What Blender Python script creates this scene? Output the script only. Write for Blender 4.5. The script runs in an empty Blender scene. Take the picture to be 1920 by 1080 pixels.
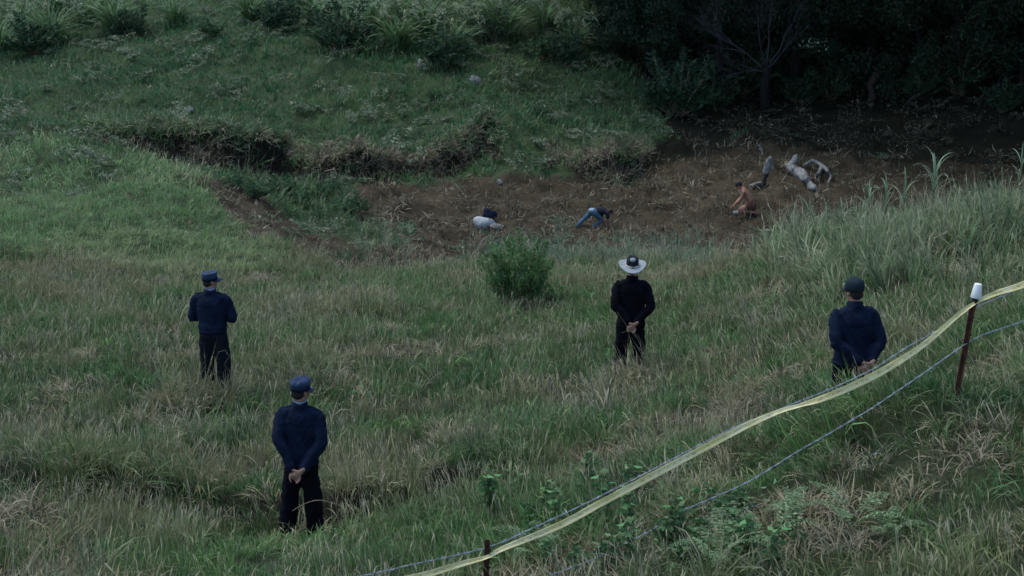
import bpy, bmesh, math, random
import numpy as np
from mathutils import Vector, Matrix, Euler

random.seed(7)
rng = np.random.default_rng(11)
R = math.radians
sc = bpy.context.scene
C = sc.collection

# ------------------------------------------------------------------ camera, sky, sun, exposure
CAM_Z, PITCH, FPX = 12.0, R(15.0), 3045.0          # focal length in pixels of a 1920 wide frame
cam_d = bpy.data.cameras.new('camera')
cam_d.sensor_width = 36.0
cam_d.lens = 36.0 * FPX / 1920.0
cam_d.clip_end = 600.0
cam_d.dof.use_dof = True
cam_d.dof.focus_distance = 19.0
cam_d.dof.aperture_fstop = 5.6
cam = bpy.data.objects.new('camera', cam_d)
cam.location = (0, 0, CAM_Z)
cam.rotation_euler = (R(90) - PITCH, 0, 0)
C.objects.link(cam)
sc.camera = cam

SUN_EL, SUN_AZ = R(66), R(-60)                      # azimuth clockwise from +Y: veiled sun high over the far left hillside
world = bpy.data.worlds.new('World')
sc.world = world
world.use_nodes = True
wn, wl = world.node_tree.nodes, world.node_tree.links
bg = wn['Background']
sky = wn.new('ShaderNodeTexSky')
sky.sky_type = 'NISHITA'
sky.sun_disc = False
sky.sun_elevation = SUN_EL
sky.sun_rotation = SUN_AZ
sky.air_density = 1.0
sky.dust_density = 1.5
sky.ozone_density = 2.5
wl.new(sky.outputs[0], bg.inputs[0])
bg.inputs[1].default_value = 0.15
sun_d = bpy.data.lights.new('sun', 'SUN')
sun_d.energy = 1.05
sun_d.angle = R(30)
sun_d.color = (1.0, 0.98, 0.92)
sun = bpy.data.objects.new('sun', sun_d)
sdir = Vector((math.sin(SUN_AZ) * math.cos(SUN_EL), math.cos(SUN_AZ) * math.cos(SUN_EL), math.sin(SUN_EL)))
sun.rotation_euler = (-sdir).to_track_quat('-Z', 'Y').to_euler()
sun.location = sdir * 100
C.objects.link(sun)
vs = sc.view_settings
vs.view_transform = 'Standard'
vs.look = 'None'
vs.gamma = 1.0
vs.exposure = 0.95
sc.cycles.max_bounces = 5
sc.cycles.diffuse_bounces = 3
sc.cycles.glossy_bounces = 2
sc.cycles.transmission_bounces = 3
sc.cycles.filter_width = 1.5
sc.cycles.adaptive_threshold = 0.03

# ------------------------------------------------------------------ generic helpers
CP, SP = math.cos(PITCH), math.sin(PITCH)

def ray(px, py):
    a, t = (px - 960) / FPX, (540 - py) / FPX
    return a, CP + t * SP, -SP + t * CP

def at(px, py, Y):
    a, b, c = ray(px, py)
    k = Y / b
    return Vector((a * k, Y, CAM_Z + c * k))

def project(x, y, z):
    dz = z - CAM_Z
    dep = y * CP - dz * SP
    up = y * SP + dz * CP
    return 960 + x / dep * FPX, 540 - up / dep * FPX

def _hash(ix, iy, seed):
    h = (ix.astype(np.int64) * 374761393 + iy.astype(np.int64) * 668265263 + seed * 974711) & 0xFFFFFFFF
    h = ((h ^ (h >> 13)) * 1274126177) & 0xFFFFFFFF
    h = h ^ (h >> 16)
    return (h & 0xFFFFFF) / float(0xFFFFFF)

def vnoise(x, y, seed=0):
    x = np.asarray(x, float); y = np.asarray(y, float)
    ix, iy = np.floor(x), np.floor(y)
    fx, fy = x - ix, y - iy
    fx = fx * fx * (3 - 2 * fx); fy = fy * fy * (3 - 2 * fy)
    a = _hash(ix, iy, seed); b = _hash(ix + 1, iy, seed); c = _hash(ix, iy + 1, seed); d = _hash(ix + 1, iy + 1, seed)
    return (a * (1 - fx) + b * fx) * (1 - fy) + (c * (1 - fx) + d * fx) * fy

def fbm(x, y, seed=0, oct=3):
    s, a, t = 0.0, 1.0, 0.0
    for k in range(oct):
        s = s + a * vnoise(x * 2 ** k + 17.3 * k, y * 2 ** k - 9.1 * k, seed + k)
        t += a; a *= 0.5
    return s / t

def sstep(a, b, x):
    t = np.clip((x - a) / (b - a), 0, 1)
    return t * t * (3 - 2 * t)

def inpoly(px, py, poly):
    px = np.asarray(px); py = np.asarray(py)
    ins = np.zeros(px.shape, bool)
    n = len(poly)
    for i in range(n):
        x1, y1 = poly[i]; x2, y2 = poly[(i + 1) % n]
        c = ((y1 > py) != (y2 > py))
        xi = (x2 - x1) * (py - y1) / ((y2 - y1) if y2 != y1 else 1e-9) + x1
        ins ^= c & (px < xi)
    return ins

def seg_dist(x, y, pts):
    d = np.full(np.shape(x), 1e9)
    for (ax, ay), (bx, by) in zip(pts[:-1], pts[1:]):
        vx, vy = bx - ax, by - ay
        t = np.clip(((x - ax) * vx + (y - ay) * vy) / (vx * vx + vy * vy), 0, 1)
        d = np.minimum(d, np.hypot(x - ax - t * vx, y - ay - t * vy))
    return d

# ------------------------------------------------------------------ terrain height function
def xa(px, Y):            # plan x of a photo column at forward distance Y (on sloping ground close enough)
    return (px - 960) / FPX * (Y * 1.02 + 1.5)

# the scarp at the back of the hollow: plan line Yb(x) and height A(x)
SC = [(-300, 58, .1), (0, 58.2, .15), (130, 58.6, .22), (200, 58.3, .6), (300, 57.4, 1.15), (420, 56.6, 1.4), (500, 56.5, 1.3), (524, 57.6, 1.1),
      (538, 59.0, .6), (556, 57.8, .6), (600, 56.9, .8), (650, 56.7, .85), (720, 57.2, .7), (800, 57.8, .45), (880, 58.9, .5),
      (915, 59.8, .6), (940, 58.8, .25), (1020, 58.0, .25), (1080, 57.3, .4), (1150, 56.6, .75), (1185, 57.3, .7), (1210, 60.0, .4), (1260, 62, .1), (1330, 64, 0.0), (2400, 64, 0.0)]
SCX = np.array([(p - 960) / FPX * 59.0 for p, _, _ in SC])
SCY = np.array([y for _, y, _ in SC]); SCA = np.array([a for _, _, a in SC])
def plan(pts):
    return [((p - 960) / FPX * y * 1.06, y) for p, y in pts]
def steps(pts):
    return np.array([(p - 960) / FPX * y * 1.06 for p, y, _ in pts]), np.array([y for _, y, _ in pts]), np.array([a for _, _, a in pts])
# little banks that face the camera: column, distance, height
ST1 = steps([(-200, 16.4, .0), (-60, 16.3, .30), (120, 16.1, .50), (300, 15.9, .50), (440, 15.5, .42), (520, 15.25, .50), (620, 15.2, .58), (720, 15.45, .55), (840, 15.7, .40), (960, 15.9, .25), (1080, 16.0, .0)])
ST2 = steps([(1240, 13.6, .0), (1340, 13.3, .12), (1460, 12.95, .16), (1600, 12.75, .16), (1720, 12.65, .16), (1820, 12.6, .1), (1900, 12.7, .0)])
def step_d(x, y, st):
    """distance behind the edge of a bank, and its height there"""
    return y - np.interp(x, st[0], st[1]) - (fbm(x * 1.1, y * .1, 15, 2) - .5) * .5, np.interp(x, st[0], st[2])
GRV = plan([(538, 58.5), (527, 60.0), (533, 61.2), (516, 62.5), (512, 63.5)])
GUL = plan([(-260, 57.0), (60, 57.0), (200, 56.4), (300, 55.2), (400, 54.4), (500, 54.6), (540, 55.5)])

def features(x, y):
    x = np.asarray(x, float); y = np.asarray(y, float)
    wob = (fbm(x * .9, y * .2, 5, 2) - .5) * .9
    yb = np.interp(x, SCX, SCY) + wob
    f = np.interp(x, SCX, SCA) * (.75 + .8 * fbm(x * .55, x * 0, 119, 2)) * np.exp(-np.maximum(y - yb, 0) / 4.5) * (.75 * sstep(-.10, .25, y - yb) + .25 * sstep(-.9, .6, y - yb))
    f = f - .30 * np.exp(-(seg_dist(x, y, GRV) / .28) ** 2)
    f = f - .75 * np.exp(-(seg_dist(x, y, GUL) / .95) ** 2)
    for st in (ST1, ST2):
        d, A = step_d(x, y, st)
        A = A * np.clip((fbm(x * .7, x * 0 + .5, 121, 2) - .22) * 3, .6, 1.15)
        f = f + A * .8 * (sstep(-.22, .20, d) * np.exp(-np.maximum(d, 0) / 2.5) - .45 * np.exp(-((d + .35) / .35) ** 2))
    return f

CTRL = [  # photo column, photo row, forward distance
    (0, 1080, 13.0), (480, 1080, 12.6), (960, 1080, 11.8), (1400, 1080, 10.5), (1900, 1080, 9.9), (1600, 1080, 10.2),
    (0, 900, 16.3), (565, 1024, 14.6), (405, 750, 20.3), (1180, 724, 20.7), (1600, 852, 15.7), (1600, 785, 14.0), (1800, 735, 12.7), (1900, 720, 13.0), (1500, 930, 12.0), (1300, 1000, 11.6), (1850, 640, 16.5),
    (960, 830, 17.4), (1250, 880, 14.2), (100, 700, 22.3), (100, 500, 36.2), (700, 700, 21.6), (1420, 760, 16.6),
    (960, 600, 27.6), (960, 500, 38.0), (700, 520, 38.0), (1200, 600, 26.5), (1250, 505, 36.5), (1400, 600, 24.5),
    (1500, 480, 30.0), (1380, 500, 34.5), (1700, 560, 22.0), (1700, 430, 28.0), (1900, 560, 21.0), (1900, 395, 27.5),
    (100, 350, 47.0), (100, 262, 54.5), (250, 300, 52.0), (400, 338, 48.0), (480, 430, 43.0), (560, 500, 39.5), (-200, 350, 47), (-200, 250, 56),
    (560, 352, 54.0), (560, 430, 48.0), (960, 430, 49.3), (960, 365, 55.0), (760, 440, 47.5), (760, 370, 54.0), (960, 478, 44.5),
    (1200, 478, 44.0), (1200, 430, 49.0), (1200, 350, 56.0), (1250, 300, 60.0), (1250, 250, 64.0),
    (1400, 405, 50.0), (1400, 350, 55.0), (1500, 300, 59.5), (1500, 250, 64.5), (1500, 200, 70.0), (1500, 100, 80.0), (1500, 0, 89.0),
    (1850, 330, 58.0), (1850, 250, 63.5), (1850, 150, 69.5), (1850, 50, 75.0), (2150, 330, 55), (2150, 200, 62), (2150, 50, 70),
    (960, 250, 60.0), (960, 150, 67.0), (960, 0, 77.0), (1250, 150, 72.0), (1250, 0, 84.0),
    (100, 225, 61.0), (100, 100, 71.0), (100, 0, 80.0), (420, 258, 58.5), (420, 150, 66.0), (420, 0, 78.0), (640, 285, 58.0), (640, 150, 66.0), (800, 290, 58.8),
    (-300, 100, 73), (-300, 0, 82),
]
cp = [tuple(at(*c)) for c in CTRL]
cp += [(12.5, 44, 1.6), (19, 46, 1.8), (17, 36, 3.4), (0, 0, 8.8), (-12, 0, 7.8), (14, 0, 9.2), (-30, 14, 6.3), (-45, 40, 4.5), (40, 12, 9.0), (45, 30, 8.0),
       (-60, 80, 8), (60, 62, 12), (60, 90, 17), (0, 130, 17), (-60, 140, 19), (60, 140, 24), (-80, 0, 8), (80, 0, 13)]
cp = np.array(cp)

def _tpsk(r2):
    return np.where(r2 > 1e-12, r2 * np.log(np.maximum(r2, 1e-12)) * .5, 0)
_n = len(cp)
_K = _tpsk((cp[:, None, 0] - cp[None, :, 0]) ** 2 + (cp[:, None, 1] - cp[None, :, 1]) ** 2)
_A = np.zeros((_n + 3, _n + 3))
_A[:_n, :_n] = _K + np.eye(_n) * .6
_A[:_n, _n] = 1; _A[:_n, _n + 1] = cp[:, 0]; _A[:_n, _n + 2] = cp[:, 1]
_A[_n:, :_n] = _A[:_n, _n:].T
_b = np.zeros(_n + 3)
_b[:_n] = cp[:, 2] - features(cp[:, 0], cp[:, 1])
_w = np.linalg.solve(_A, _b)

BROWN = [(360, 322), (430, 395), (490, 445), (600, 482), (720, 512), (900, 495), (1000, 470), (1060, 470), (1200, 485), (1330, 480), (1380, 510), (1480, 460), (1560, 430),
         (1700, 405), (1900, 370), (2300, 350), (2300, 318), (1700, 300), (1560, 285), (1450, 264), (1280, 255), (1200, 290), (1185, 352), (1100, 338), (1000, 330), (900, 330), (780, 350), (665, 345),
         (660, 390), (700, 440), (590, 445), (540, 410), (470, 350)]

def height(x, y, fine=True):
    x = np.asarray(x, float); y = np.asarray(y, float)
    shp = x.shape
    x = x.ravel(); y = y.ravel()
    z = np.empty(x.size)
    for s in range(0, x.size, 40000):
        xs, ys = x[s:s + 40000], y[s:s + 40000]
        r2 = (xs[:, None] - cp[None, :, 0]) ** 2 + (ys[:, None] - cp[None, :, 1]) ** 2
        z[s:s + 40000] = _tpsk(r2) @ _w[:_n] + _w[_n] + _w[_n + 1] * xs + _w[_n + 2] * ys
    z += features(x, y)
    if fine:
        far = sstep(30, 55, y)
        z += (fbm(x * .55, y * .55, 21, 3) - .5) * (.26 + .55 * far) * np.where((z < 2.0) & (y > 42), .55, 1.0)
        z += (fbm(x * 1.9, y * 1.9, 33, 2) - .5) * .20
        flo = sstep(2.2, 1.5, z) * sstep(40, 45, y) * sstep(70, 60, y)
        lump = fbm(x * 1.1, y * 1.6, 44, 2)
        z += flo * (np.maximum(lump - .50, 0) * 1.0 - .04 + (fbm(x * 1.8, y * 3.6, 47, 2) - .5) * .24)
    return z.reshape(shp)

def gz(x, y):
    return float(height(np.array([x]), np.array([y]))[0])

def ground_hit(px, py, y0=9.6, y1=110.0):
    a, b, c = ray(px, py)
    Y = np.linspace(y0, y1, 1400)
    k = Y / b
    d = (CAM_Z + c * k) - height(a * k, Y)
    neg = np.where(d < 0)[0]
    i = neg[0] if len(neg) else len(Y) - 1
    return Vector((a * k[i], Y[i], gz(a * k[i], Y[i])))

def on_ground(px, Y):
    x = (px - 960) / FPX * (Y * 1.03 + 1.0)
    for _ in range(3):
        z = gz(x, Y)
        dep = Y * CP - (z - CAM_Z) * SP
        x = (px - 960) / FPX * dep
    return Vector((x, Y, gz(x, Y)))

# ------------------------------------------------------------------ materials
MATS = {}
def mat(name, col, col2=None, scale=8.0, rough=.85, bump=0.0, bscale=None, spec=.25, trans=0.0, sheen=0.0, detail=5, contrast=(.35, .65), coord='Object', metal=0.0):
    m = bpy.data.materials.new(name); m.use_nodes = True
    n, l = m.node_tree.nodes, m.node_tree.links
    p = n['Principled BSDF']
    p.inputs['Roughness'].default_value = rough
    p.inputs['Specular IOR Level'].default_value = spec
    p.inputs['Metallic'].default_value = metal
    if sheen:
        p.inputs['Sheen Weight'].default_value = sheen
    tc = n.new('ShaderNodeTexCoord')
    colsock = None
    if col2:
        no = n.new('ShaderNodeTexNoise'); no.inputs['Scale'].default_value = scale; no.inputs['Detail'].default_value = detail
        l.new(tc.outputs[coord], no.inputs['Vector'])
        cr = n.new('ShaderNodeValToRGB')
        cr.color_ramp.elements[0].position, cr.color_ramp.elements[1].position = contrast
        cr.color_ramp.elements[0].color = (*col, 1); cr.color_ramp.elements[1].color = (*col2, 1)
        l.new(no.outputs['Fac'], cr.inputs[0]); l.new(cr.outputs[0], p.inputs['Base Color'])
        colsock = cr.outputs[0]
    else:
        p.inputs['Base Color'].default_value = (*col, 1)
    if bump:
        nb = n.new('ShaderNodeTexNoise'); nb.inputs['Scale'].default_value = bscale or scale * 3; nb.inputs['Detail'].default_value = 4
        l.new(tc.outputs[coord], nb.inputs['Vector'])
        bp = n.new('ShaderNodeBump'); bp.inputs['Strength'].default_value = bump; bp.inputs['Distance'].default_value = .02
        l.new(nb.outputs['Fac'], bp.inputs['Height']); l.new(bp.outputs[0], p.inputs['Normal'])
    if trans:
        add_translucent(m, colsock, col, trans)
    MATS[name] = m
    return m

def add_translucent(m, colsock, col, trans):
    n, l = m.node_tree.nodes, m.node_tree.links
    p = n['Principled BSDF']; out = n['Material Output']
    t = n.new('ShaderNodeBsdfTranslucent'); mx = n.new('ShaderNodeMixShader')
    mx.inputs[0].default_value = trans
    if colsock is not None: l.new(colsock, t.inputs[0])
    else: t.inputs[0].default_value = (*col, 1)
    l.new(p.outputs[0], mx.inputs[1]); l.new(t.outputs[0], mx.inputs[2]); l.new(mx.outputs[0], out.inputs[0])

def veg_mat(name, trans=.25, rough=.6, tip=(.38, .345, .235), instancer=True, base=(.08, .12, .04), tipamt=.35):
    """leaf material: per-plant colour x per-blade variation, dry tips"""
    m = bpy.data.materials.new(name); m.use_nodes = True
    n, l = m.node_tree.nodes, m.node_tree.links
    p = n['Principled BSDF']; p.inputs['Roughness'].default_value = rough; p.inputs['Specular IOR Level'].default_value = .2
    if instancer:
        a = n.new('ShaderNodeAttribute'); a.attribute_name = 'gcol'
        base_s = a.outputs['Color']
    else:
        rg = n.new('ShaderNodeRGB'); rg.outputs[0].default_value = (*base, 1)
        base_s = rg.outputs[0]
    b = n.new('ShaderNodeAttribute'); b.attribute_name = 'bcol'   # r = blade random, g = position along the blade
    sep = n.new('ShaderNodeSeparateColor'); l.new(b.outputs['Color'], sep.inputs[0])
    hs = n.new('ShaderNodeHueSaturation')
    mv = n.new('ShaderNodeMapRange'); mv.inputs[3].default_value = .45; mv.inputs[4].default_value = 1.65
    l.new(sep.outputs[0], mv.inputs[0]); l.new(mv.outputs[0], hs.inputs['Value'])
    mh = n.new('ShaderNodeMapRange'); mh.inputs[3].default_value = .515; mh.inputs[4].default_value = .475
    l.new(sep.outputs[2], mh.inputs[0]); l.new(mh.outputs[0], hs.inputs['Hue'])
    l.new(base_s, hs.inputs['Color'])
    gp = n.new('ShaderNodeNewGeometry'); wno = n.new('ShaderNodeTexNoise'); wno.inputs['Scale'].default_value = 1.3; wno.inputs['Detail'].default_value = 3
    l.new(gp.outputs['Position'], wno.inputs['Vector'])
    mt = n.new('ShaderNodeMix'); mt.data_type = 'RGBA'
    pw = n.new('ShaderNodeMath'); pw.operation = 'MULTIPLY'
    l.new(sep.outputs[1], pw.inputs[0]); l.new(sep.outputs[2], pw.inputs[1])
    # a blade dries out as a whole when its dryness passes a threshold that drifts over the ground
    th = n.new('ShaderNodeMapRange'); th.inputs[1].default_value = .35; th.inputs[2].default_value = .65; th.inputs[3].default_value = .97; th.inputs[4].default_value = .62
    l.new(wno.outputs['Fac'], th.inputs[0])
    sb = n.new('ShaderNodeMath'); sb.operation = 'SUBTRACT'; l.new(sep.outputs[2], sb.inputs[0]); l.new(th.outputs[0], sb.inputs[1])
    sm_ = n.new('ShaderNodeMath'); sm_.operation = 'MULTIPLY'; sm_.use_clamp = True; sm_.inputs[1].default_value = 4.0; l.new(sb.outputs[0], sm_.inputs[0])
    mx2 = n.new('ShaderNodeMath'); mx2.operation = 'MAXIMUM'
    pw2 = n.new('ShaderNodeMath'); pw2.operation = 'MULTIPLY'; pw2.inputs[1].default_value = tipamt * 2
    pw2.use_clamp = True
    l.new(pw.outputs[0], pw2.inputs[0]); l.new(pw2.outputs[0], mx2.inputs[0]); l.new(sm_.outputs[0], mx2.inputs[1])
    mx3 = n.new('ShaderNodeMath'); mx3.operation = 'MULTIPLY'; mx3.inputs[1].default_value = .85; l.new(mx2.outputs[0], mx3.inputs[0]); l.new(mx3.outputs[0], mt.inputs[0])
    l.new(hs.outputs[0], mt.inputs[6]); mt.inputs[7].default_value = (*tip, 1)
    l.new(mt.outputs[2], p.inputs['Base Color'])
    add_translucent(m, mt.outputs[2], base, trans)
    MATS[name] = m
    return m

def ground_material():
    m = bpy.data.materials.new('earth'); m.use_nodes = True
    n, l = m.node_tree.nodes, m.node_tree.links
    p = n['Principled BSDF']; p.inputs['Roughness'].default_value = .95; p.inputs['Specular IOR Level'].default_value = .1
    tc = n.new('ShaderNodeTexCoord')
    a = n.new('ShaderNodeAttribute'); a.attribute_name = 'soil'
    no = n.new('ShaderNodeTexNoise'); no.inputs['Scale'].default_value = 6; no.inputs['Detail'].default_value = 8; no.inputs['Roughness'].default_value = .7
    l.new(tc.outputs['Object'], no.inputs['Vector'])
    mr = n.new('ShaderNodeMapRange'); mr.inputs[1].default_value = .3; mr.inputs[2].default_value = .7; mr.inputs[3].default_value = .5; mr.inputs[4].default_value = 1.45
    l.new(no.outputs['Fac'], mr.inputs[0])
    mu = n.new('ShaderNodeMix'); mu.data_type = 'RGBA'; mu.blend_type = 'MULTIPLY'; mu.inputs[0].default_value = 1
    l.new(a.outputs['Color'], mu.inputs[6]); l.new(mr.outputs[0], mu.inputs[7]); l.new(mu.outputs[2], p.inputs['Base Color'])
    bp = n.new('ShaderNodeBump'); bp.inputs['Strength'].default_value = .8; bp.inputs['Distance'].default_value = .06
    l.new(no.outputs['Fac'], bp.inputs['Height']); l.new(bp.outputs[0], p.inputs['Normal'])
    return m

# ------------------------------------------------------------------ object helpers
def tag(o, label=None, cat=None, group=None, kind=None):
    if label: o['label'] = label
    if cat: o['category'] = cat
    if group: o['group'] = group
    if kind: o['kind'] = kind
    return o

def empty(name, loc, label, cat, group=None, rz=0.0, scale=1.0):
    o = bpy.data.objects.new(name, None); C.objects.link(o)
    o.empty_display_size = .2
    o.location = loc; o.rotation_euler = (0, 0, rz); o.scale = (scale,) * 3
    return tag(o, label, cat, group)

def mesh_obj(name, me, m, parent=None, smooth=True):
    o = bpy.data.objects.new(name, me); C.objects.link(o)
    if m is not None and not me.materials: me.materials.append(m)
    if smooth: me.shade_smooth()
    if parent: o.parent = parent
    return o

def build_mesh(name, V, F):
    me = bpy.data.meshes.new(name)
    me.from_pydata([tuple(v) for v in V], [], [tuple(f) for f in F])
    me.update()
    return me

def np_mesh(name, V, quads=None, tris=None):
    """fast mesh from numpy arrays"""
    me = bpy.data.meshes.new(name)
    nq = 0 if quads is None else len(quads); nt = 0 if tris is None else len(tris)
    me.vertices.add(len(V)); me.vertices.foreach_set('co', np.ascontiguousarray(V, dtype=np.float32).ravel())
    loops = []
    if nq: loops.append(np.asarray(quads).ravel())
    if nt: loops.append(np.asarray(tris).ravel())
    lp = np.concatenate(loops).astype(np.int32)
    me.loops.add(len(lp)); me.loops.foreach_set('vertex_index', lp)
    me.polygons.add(nq + nt)
    tot = np.concatenate([np.full(nq, 4), np.full(nt, 3)]).astype(np.int32)
    st = np.concatenate([[0], np.cumsum(tot)[:-1]]).astype(np.int32)
    me.polygons.foreach_set('loop_start', st)
    me.update(calc_edges=True)
    return me

def set_col(me, name, arr):
    at_ = me.attributes.new(name, 'FLOAT_COLOR', 'POINT')
    a = np.ones((len(arr), 4), np.float32); a[:, :3] = arr
    at_.data.foreach_set('color', a.ravel())

class Blob:
    """collects closed shapes; finish() fuses them into one continuous skin (voxel remesh)"""
    def __init__(s): s.V, s.F = [], []
    def _add(s, V, F):
        o = len(s.V); s.V += [Vector(v) for v in V]; s.F += [tuple(i + o for i in f) for f in F]
    def loft(s, pts, rad, ref=(0, 1, 0), n=14, sub=3, cap=True):
        pts = [Vector(p) for p in pts]
        rad = [(r, r) if not isinstance(r, (tuple, list)) else r for r in rad]
        if sub > 1 and len(pts) > 2:
            P2, R2 = [], []
            for i in range(len(pts) - 1):
                p0, p1, p2, p3 = pts[max(i - 1, 0)], pts[i], pts[i + 1], pts[min(i + 2, len(pts) - 1)]
                for k in range(sub):
                    t = k / sub
                    P2.append(.5 * ((2 * p1) + (p2 - p0) * t + (2 * p0 - 5 * p1 + 4 * p2 - p3) * t * t + (3 * p1 - p0 - 3 * p2 + p3) * t ** 3))
                    R2.append(tuple(rad[i][j] * (1 - t) + rad[i + 1][j] * t for j in (0, 1)))
            P2.append(pts[-1]); R2.append(rad[-1]); pts, rad = P2, R2
        rings = []
        for i, p in enumerate(pts):
            t = (pts[min(i + 1, len(pts) - 1)] - pts[max(i - 1, 0)]).normalized()
            rf = Vector(ref)
            if abs(rf.dot(t)) > .97: rf = Vector((0, 0, 1)) if abs(t.z) < .9 else Vector((1, 0, 0))
            b = (rf - rf.dot(t) * t).normalized(); a = b.cross(t)
            rings.append((p, t, a, b, rad[i]))
        full = []
        if cap:
            p, t, a, b, r = rings[0]; m = min(r)
            for q in (.35, .75): full.append((p - t * m * math.cos(math.asin(q)), a, b, (r[0] * q, r[1] * q)))
        for p, t, a, b, r in rings: full.append((p, a, b, r))
        if cap:
            p, t, a, b, r = rings[-1]; m = min(r)
            for q in (.75, .35): full.append((p + t * m * math.cos(math.asin(q)), a, b, (r[0] * q, r[1] * q)))
        V, F = [], []
        for p, a, b, r in full:
            for k in range(n):
                w = 2 * math.pi * k / n
                V.append(p + a * r[0] * math.cos(w) + b * r[1] * math.sin(w))
        for i in range(len(full) - 1):
            for k in range(n):
                F.append((i * n + k, i * n + (k + 1) % n, (i + 1) * n + (k + 1) % n, (i + 1) * n + k))
        F.append(tuple(range(n))[::-1]); F.append(tuple(range((len(full) - 1) * n, len(full) * n)))
        s._add(V, F)
    def ell(s, c, r, rot=None, n=16):
        V, F = [], []
        M = Euler(rot).to_matrix() if rot else Matrix.Identity(3)
        m = n // 2
        for i in range(1, m):
            th = math.pi * i / m
            for k in range(n):
                w = 2 * math.pi * k / n
                V.append(Vector(c) + M @ Vector((r[0] * math.sin(th) * math.cos(w), r[1] * math.sin(th) * math.sin(w), r[2] * math.cos(th))))
        for i in range(m - 2):
            for k in range(n): F.append((i * n + k, (i + 1) * n + k, (i + 1) * n + (k + 1) % n, i * n + (k + 1) % n))
        t, b = len(V), len(V) + 1
        V += [Vector(c) + M @ Vector((0, 0, r[2])), Vector(c) + M @ Vector((0, 0, -r[2]))]
        for k in range(n):
            F.append((t, k, (k + 1) % n)); F.append((b, (m - 2) * n + (k + 1) % n, (m - 2) * n + k))
        s._add(V, F)
    def xform(s, start, M):
        for i in range(start, len(s.V)): s.V[i] = M @ s.V[i]
    def raw(s, name, m, parent=None):
        return mesh_obj(name, build_mesh(name, s.V, s.F), m, parent)
    def finish(s, name, m, parent=None, voxel=.012, smooth=4, disp=None):
        me = build_mesh(name + '_tmp', s.V, s.F)
        o = bpy.data.objects.new(name + '_tmp', me); C.objects.link(o)
        md = o.modifiers.new('r', 'REMESH'); md.mode = 'VOXEL'; md.voxel_size = voxel
        if smooth:
            ms = o.modifiers.new('s', 'SMOOTH'); ms.iterations = smooth; ms.factor = .5
        dg = bpy.context.evaluated_depsgraph_get()
        out = bpy.data.meshes.new_from_object(o.evaluated_get(dg))
        bpy.data.objects.remove(o); bpy.data.meshes.remove(me)
        out.name = name; out.materials.clear()
        if disp:
            nv = len(out.vertices)
            co = np.empty(nv * 3, np.float32); out.vertices.foreach_get('co', co); co = co.reshape(-1, 3)
            no = np.empty(nv * 3, np.float32); out.vertices.foreach_get('normal', no); no = no.reshape(-1, 3)
            co = co + no * disp(co)[:, None]
            out.vertices.foreach_set('co', np.ascontiguousarray(co, dtype=np.float32).ravel()); out.update()
        return mesh_obj(name, out, m, parent)

def tube_mesh(paths, n=6):
    """many tapered tubes in one mesh: [(points, radii)]"""
    V, F = [], []
    for pts, rad in paths:
        o = len(V)
        pts = [Vector(p) for p in pts]
        prev = None
        for i, p in enumerate(pts):
            t = (pts[min(i + 1, len(pts) - 1)] - pts[max(i - 1, 0)])
            t = t.normalized() if t.length > 1e-9 else Vector((0, 0, 1))
            if prev is None: prev = t.orthogonal().normalized()
            a = (prev - prev.dot(t) * t)
            a = a.normalized() if a.length > 1e-6 else t.orthogonal().normalized()
            prev = a; b = t.cross(a)
            for k in range(n):
                w = 2 * math.pi * k / n
                V.append(p + (a * math.cos(w) + b * math.sin(w)) * rad[i])
        for i in range(len(pts) - 1):
            for k in range(n): F.append((o + i * n + k, o + i * n + (k + 1) % n, o + (i + 1) * n + (k + 1) % n, o + (i + 1) * n + k))
        F.append(tuple(o + k for k in range(n))[::-1]); F.append(tuple(o + (len(pts) - 1) * n + k for k in range(n)))
    return V, F

def blades(base, yaw, length, width, lean, droop, segs=4, rnd=None, dryness=None, side=None):
    """grass blades / strap leaves as arrays (V, T, bcol); every blade ends in one pointed triangle"""
    N = len(base)
    t = np.linspace(0, 1, segs + 1)
    ang = lean[:, None] + droop[:, None] * t[None, :] ** 1.3          # angle from vertical along the blade
    ds = length[:, None] / segs
    out_ = np.concatenate([np.zeros((N, 1)), np.cumsum(np.sin(ang[:, :-1]) * ds, 1)], 1)
    up = np.concatenate([np.zeros((N, 1)), np.cumsum(np.cos(ang[:, :-1]) * ds, 1)], 1)
    dx, dy = np.cos(yaw), np.sin(yaw)
    if side is None: side = rng.uniform(-.5, .5, N)
    sx, sy = -dy, dx
    cx = base[:, 0:1] + out_ * dx[:, None] + sx[:, None] * side[:, None] * out_ * t
    cy = base[:, 1:2] + out_ * dy[:, None] + sy[:, None] * side[:, None] * out_ * t
    cz = base[:, 2:3] + up
    wprof = np.interp(t, [0, .15, .5, .85, 1], [.55, 1, .9, .5, .0])
    w = width[:, None] * wprof[None, :] * .5
    tw = rng.uniform(-.6, .6, N)
    wx, wy, wz = (sx * np.cos(tw)), (sy * np.cos(tw)), np.sin(tw)
    ctr = np.stack([cx, cy, cz], -1); wd = np.stack([wx[:, None] * w, wy[:, None] * w, wz[:, None] * w], -1)
    V = np.stack([ctr - wd, ctr + wd], 2).reshape(N, -1, 3)[:, :-1]
    tri = []
    for k in range(segs):
        tri.append((2 * k, 2 * k + 1, 2 * k + 2))
        if k < segs - 1: tri.append((2 * k + 1, 2 * k + 3, 2 * k + 2))
    nv = 2 * segs + 1
    T = (np.array(tri)[None] + (np.arange(N) * nv)[:, None, None]).reshape(-1, 3)
    if rnd is None: rnd = rng.random(N)
    if dryness is None: dryness = rng.random(N)
    col = np.zeros((N, segs + 1, 2, 3), np.float32)
    col[..., 0] = rnd[:, None, None]; col[..., 1] = (t ** 1.5)[None, :, None]; col[..., 2] = dryness[:, None, None]
    return V.reshape(-1, 3), T, col.reshape(N, -1, 3)[:, :-1].reshape(-1, 3), ctr

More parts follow.
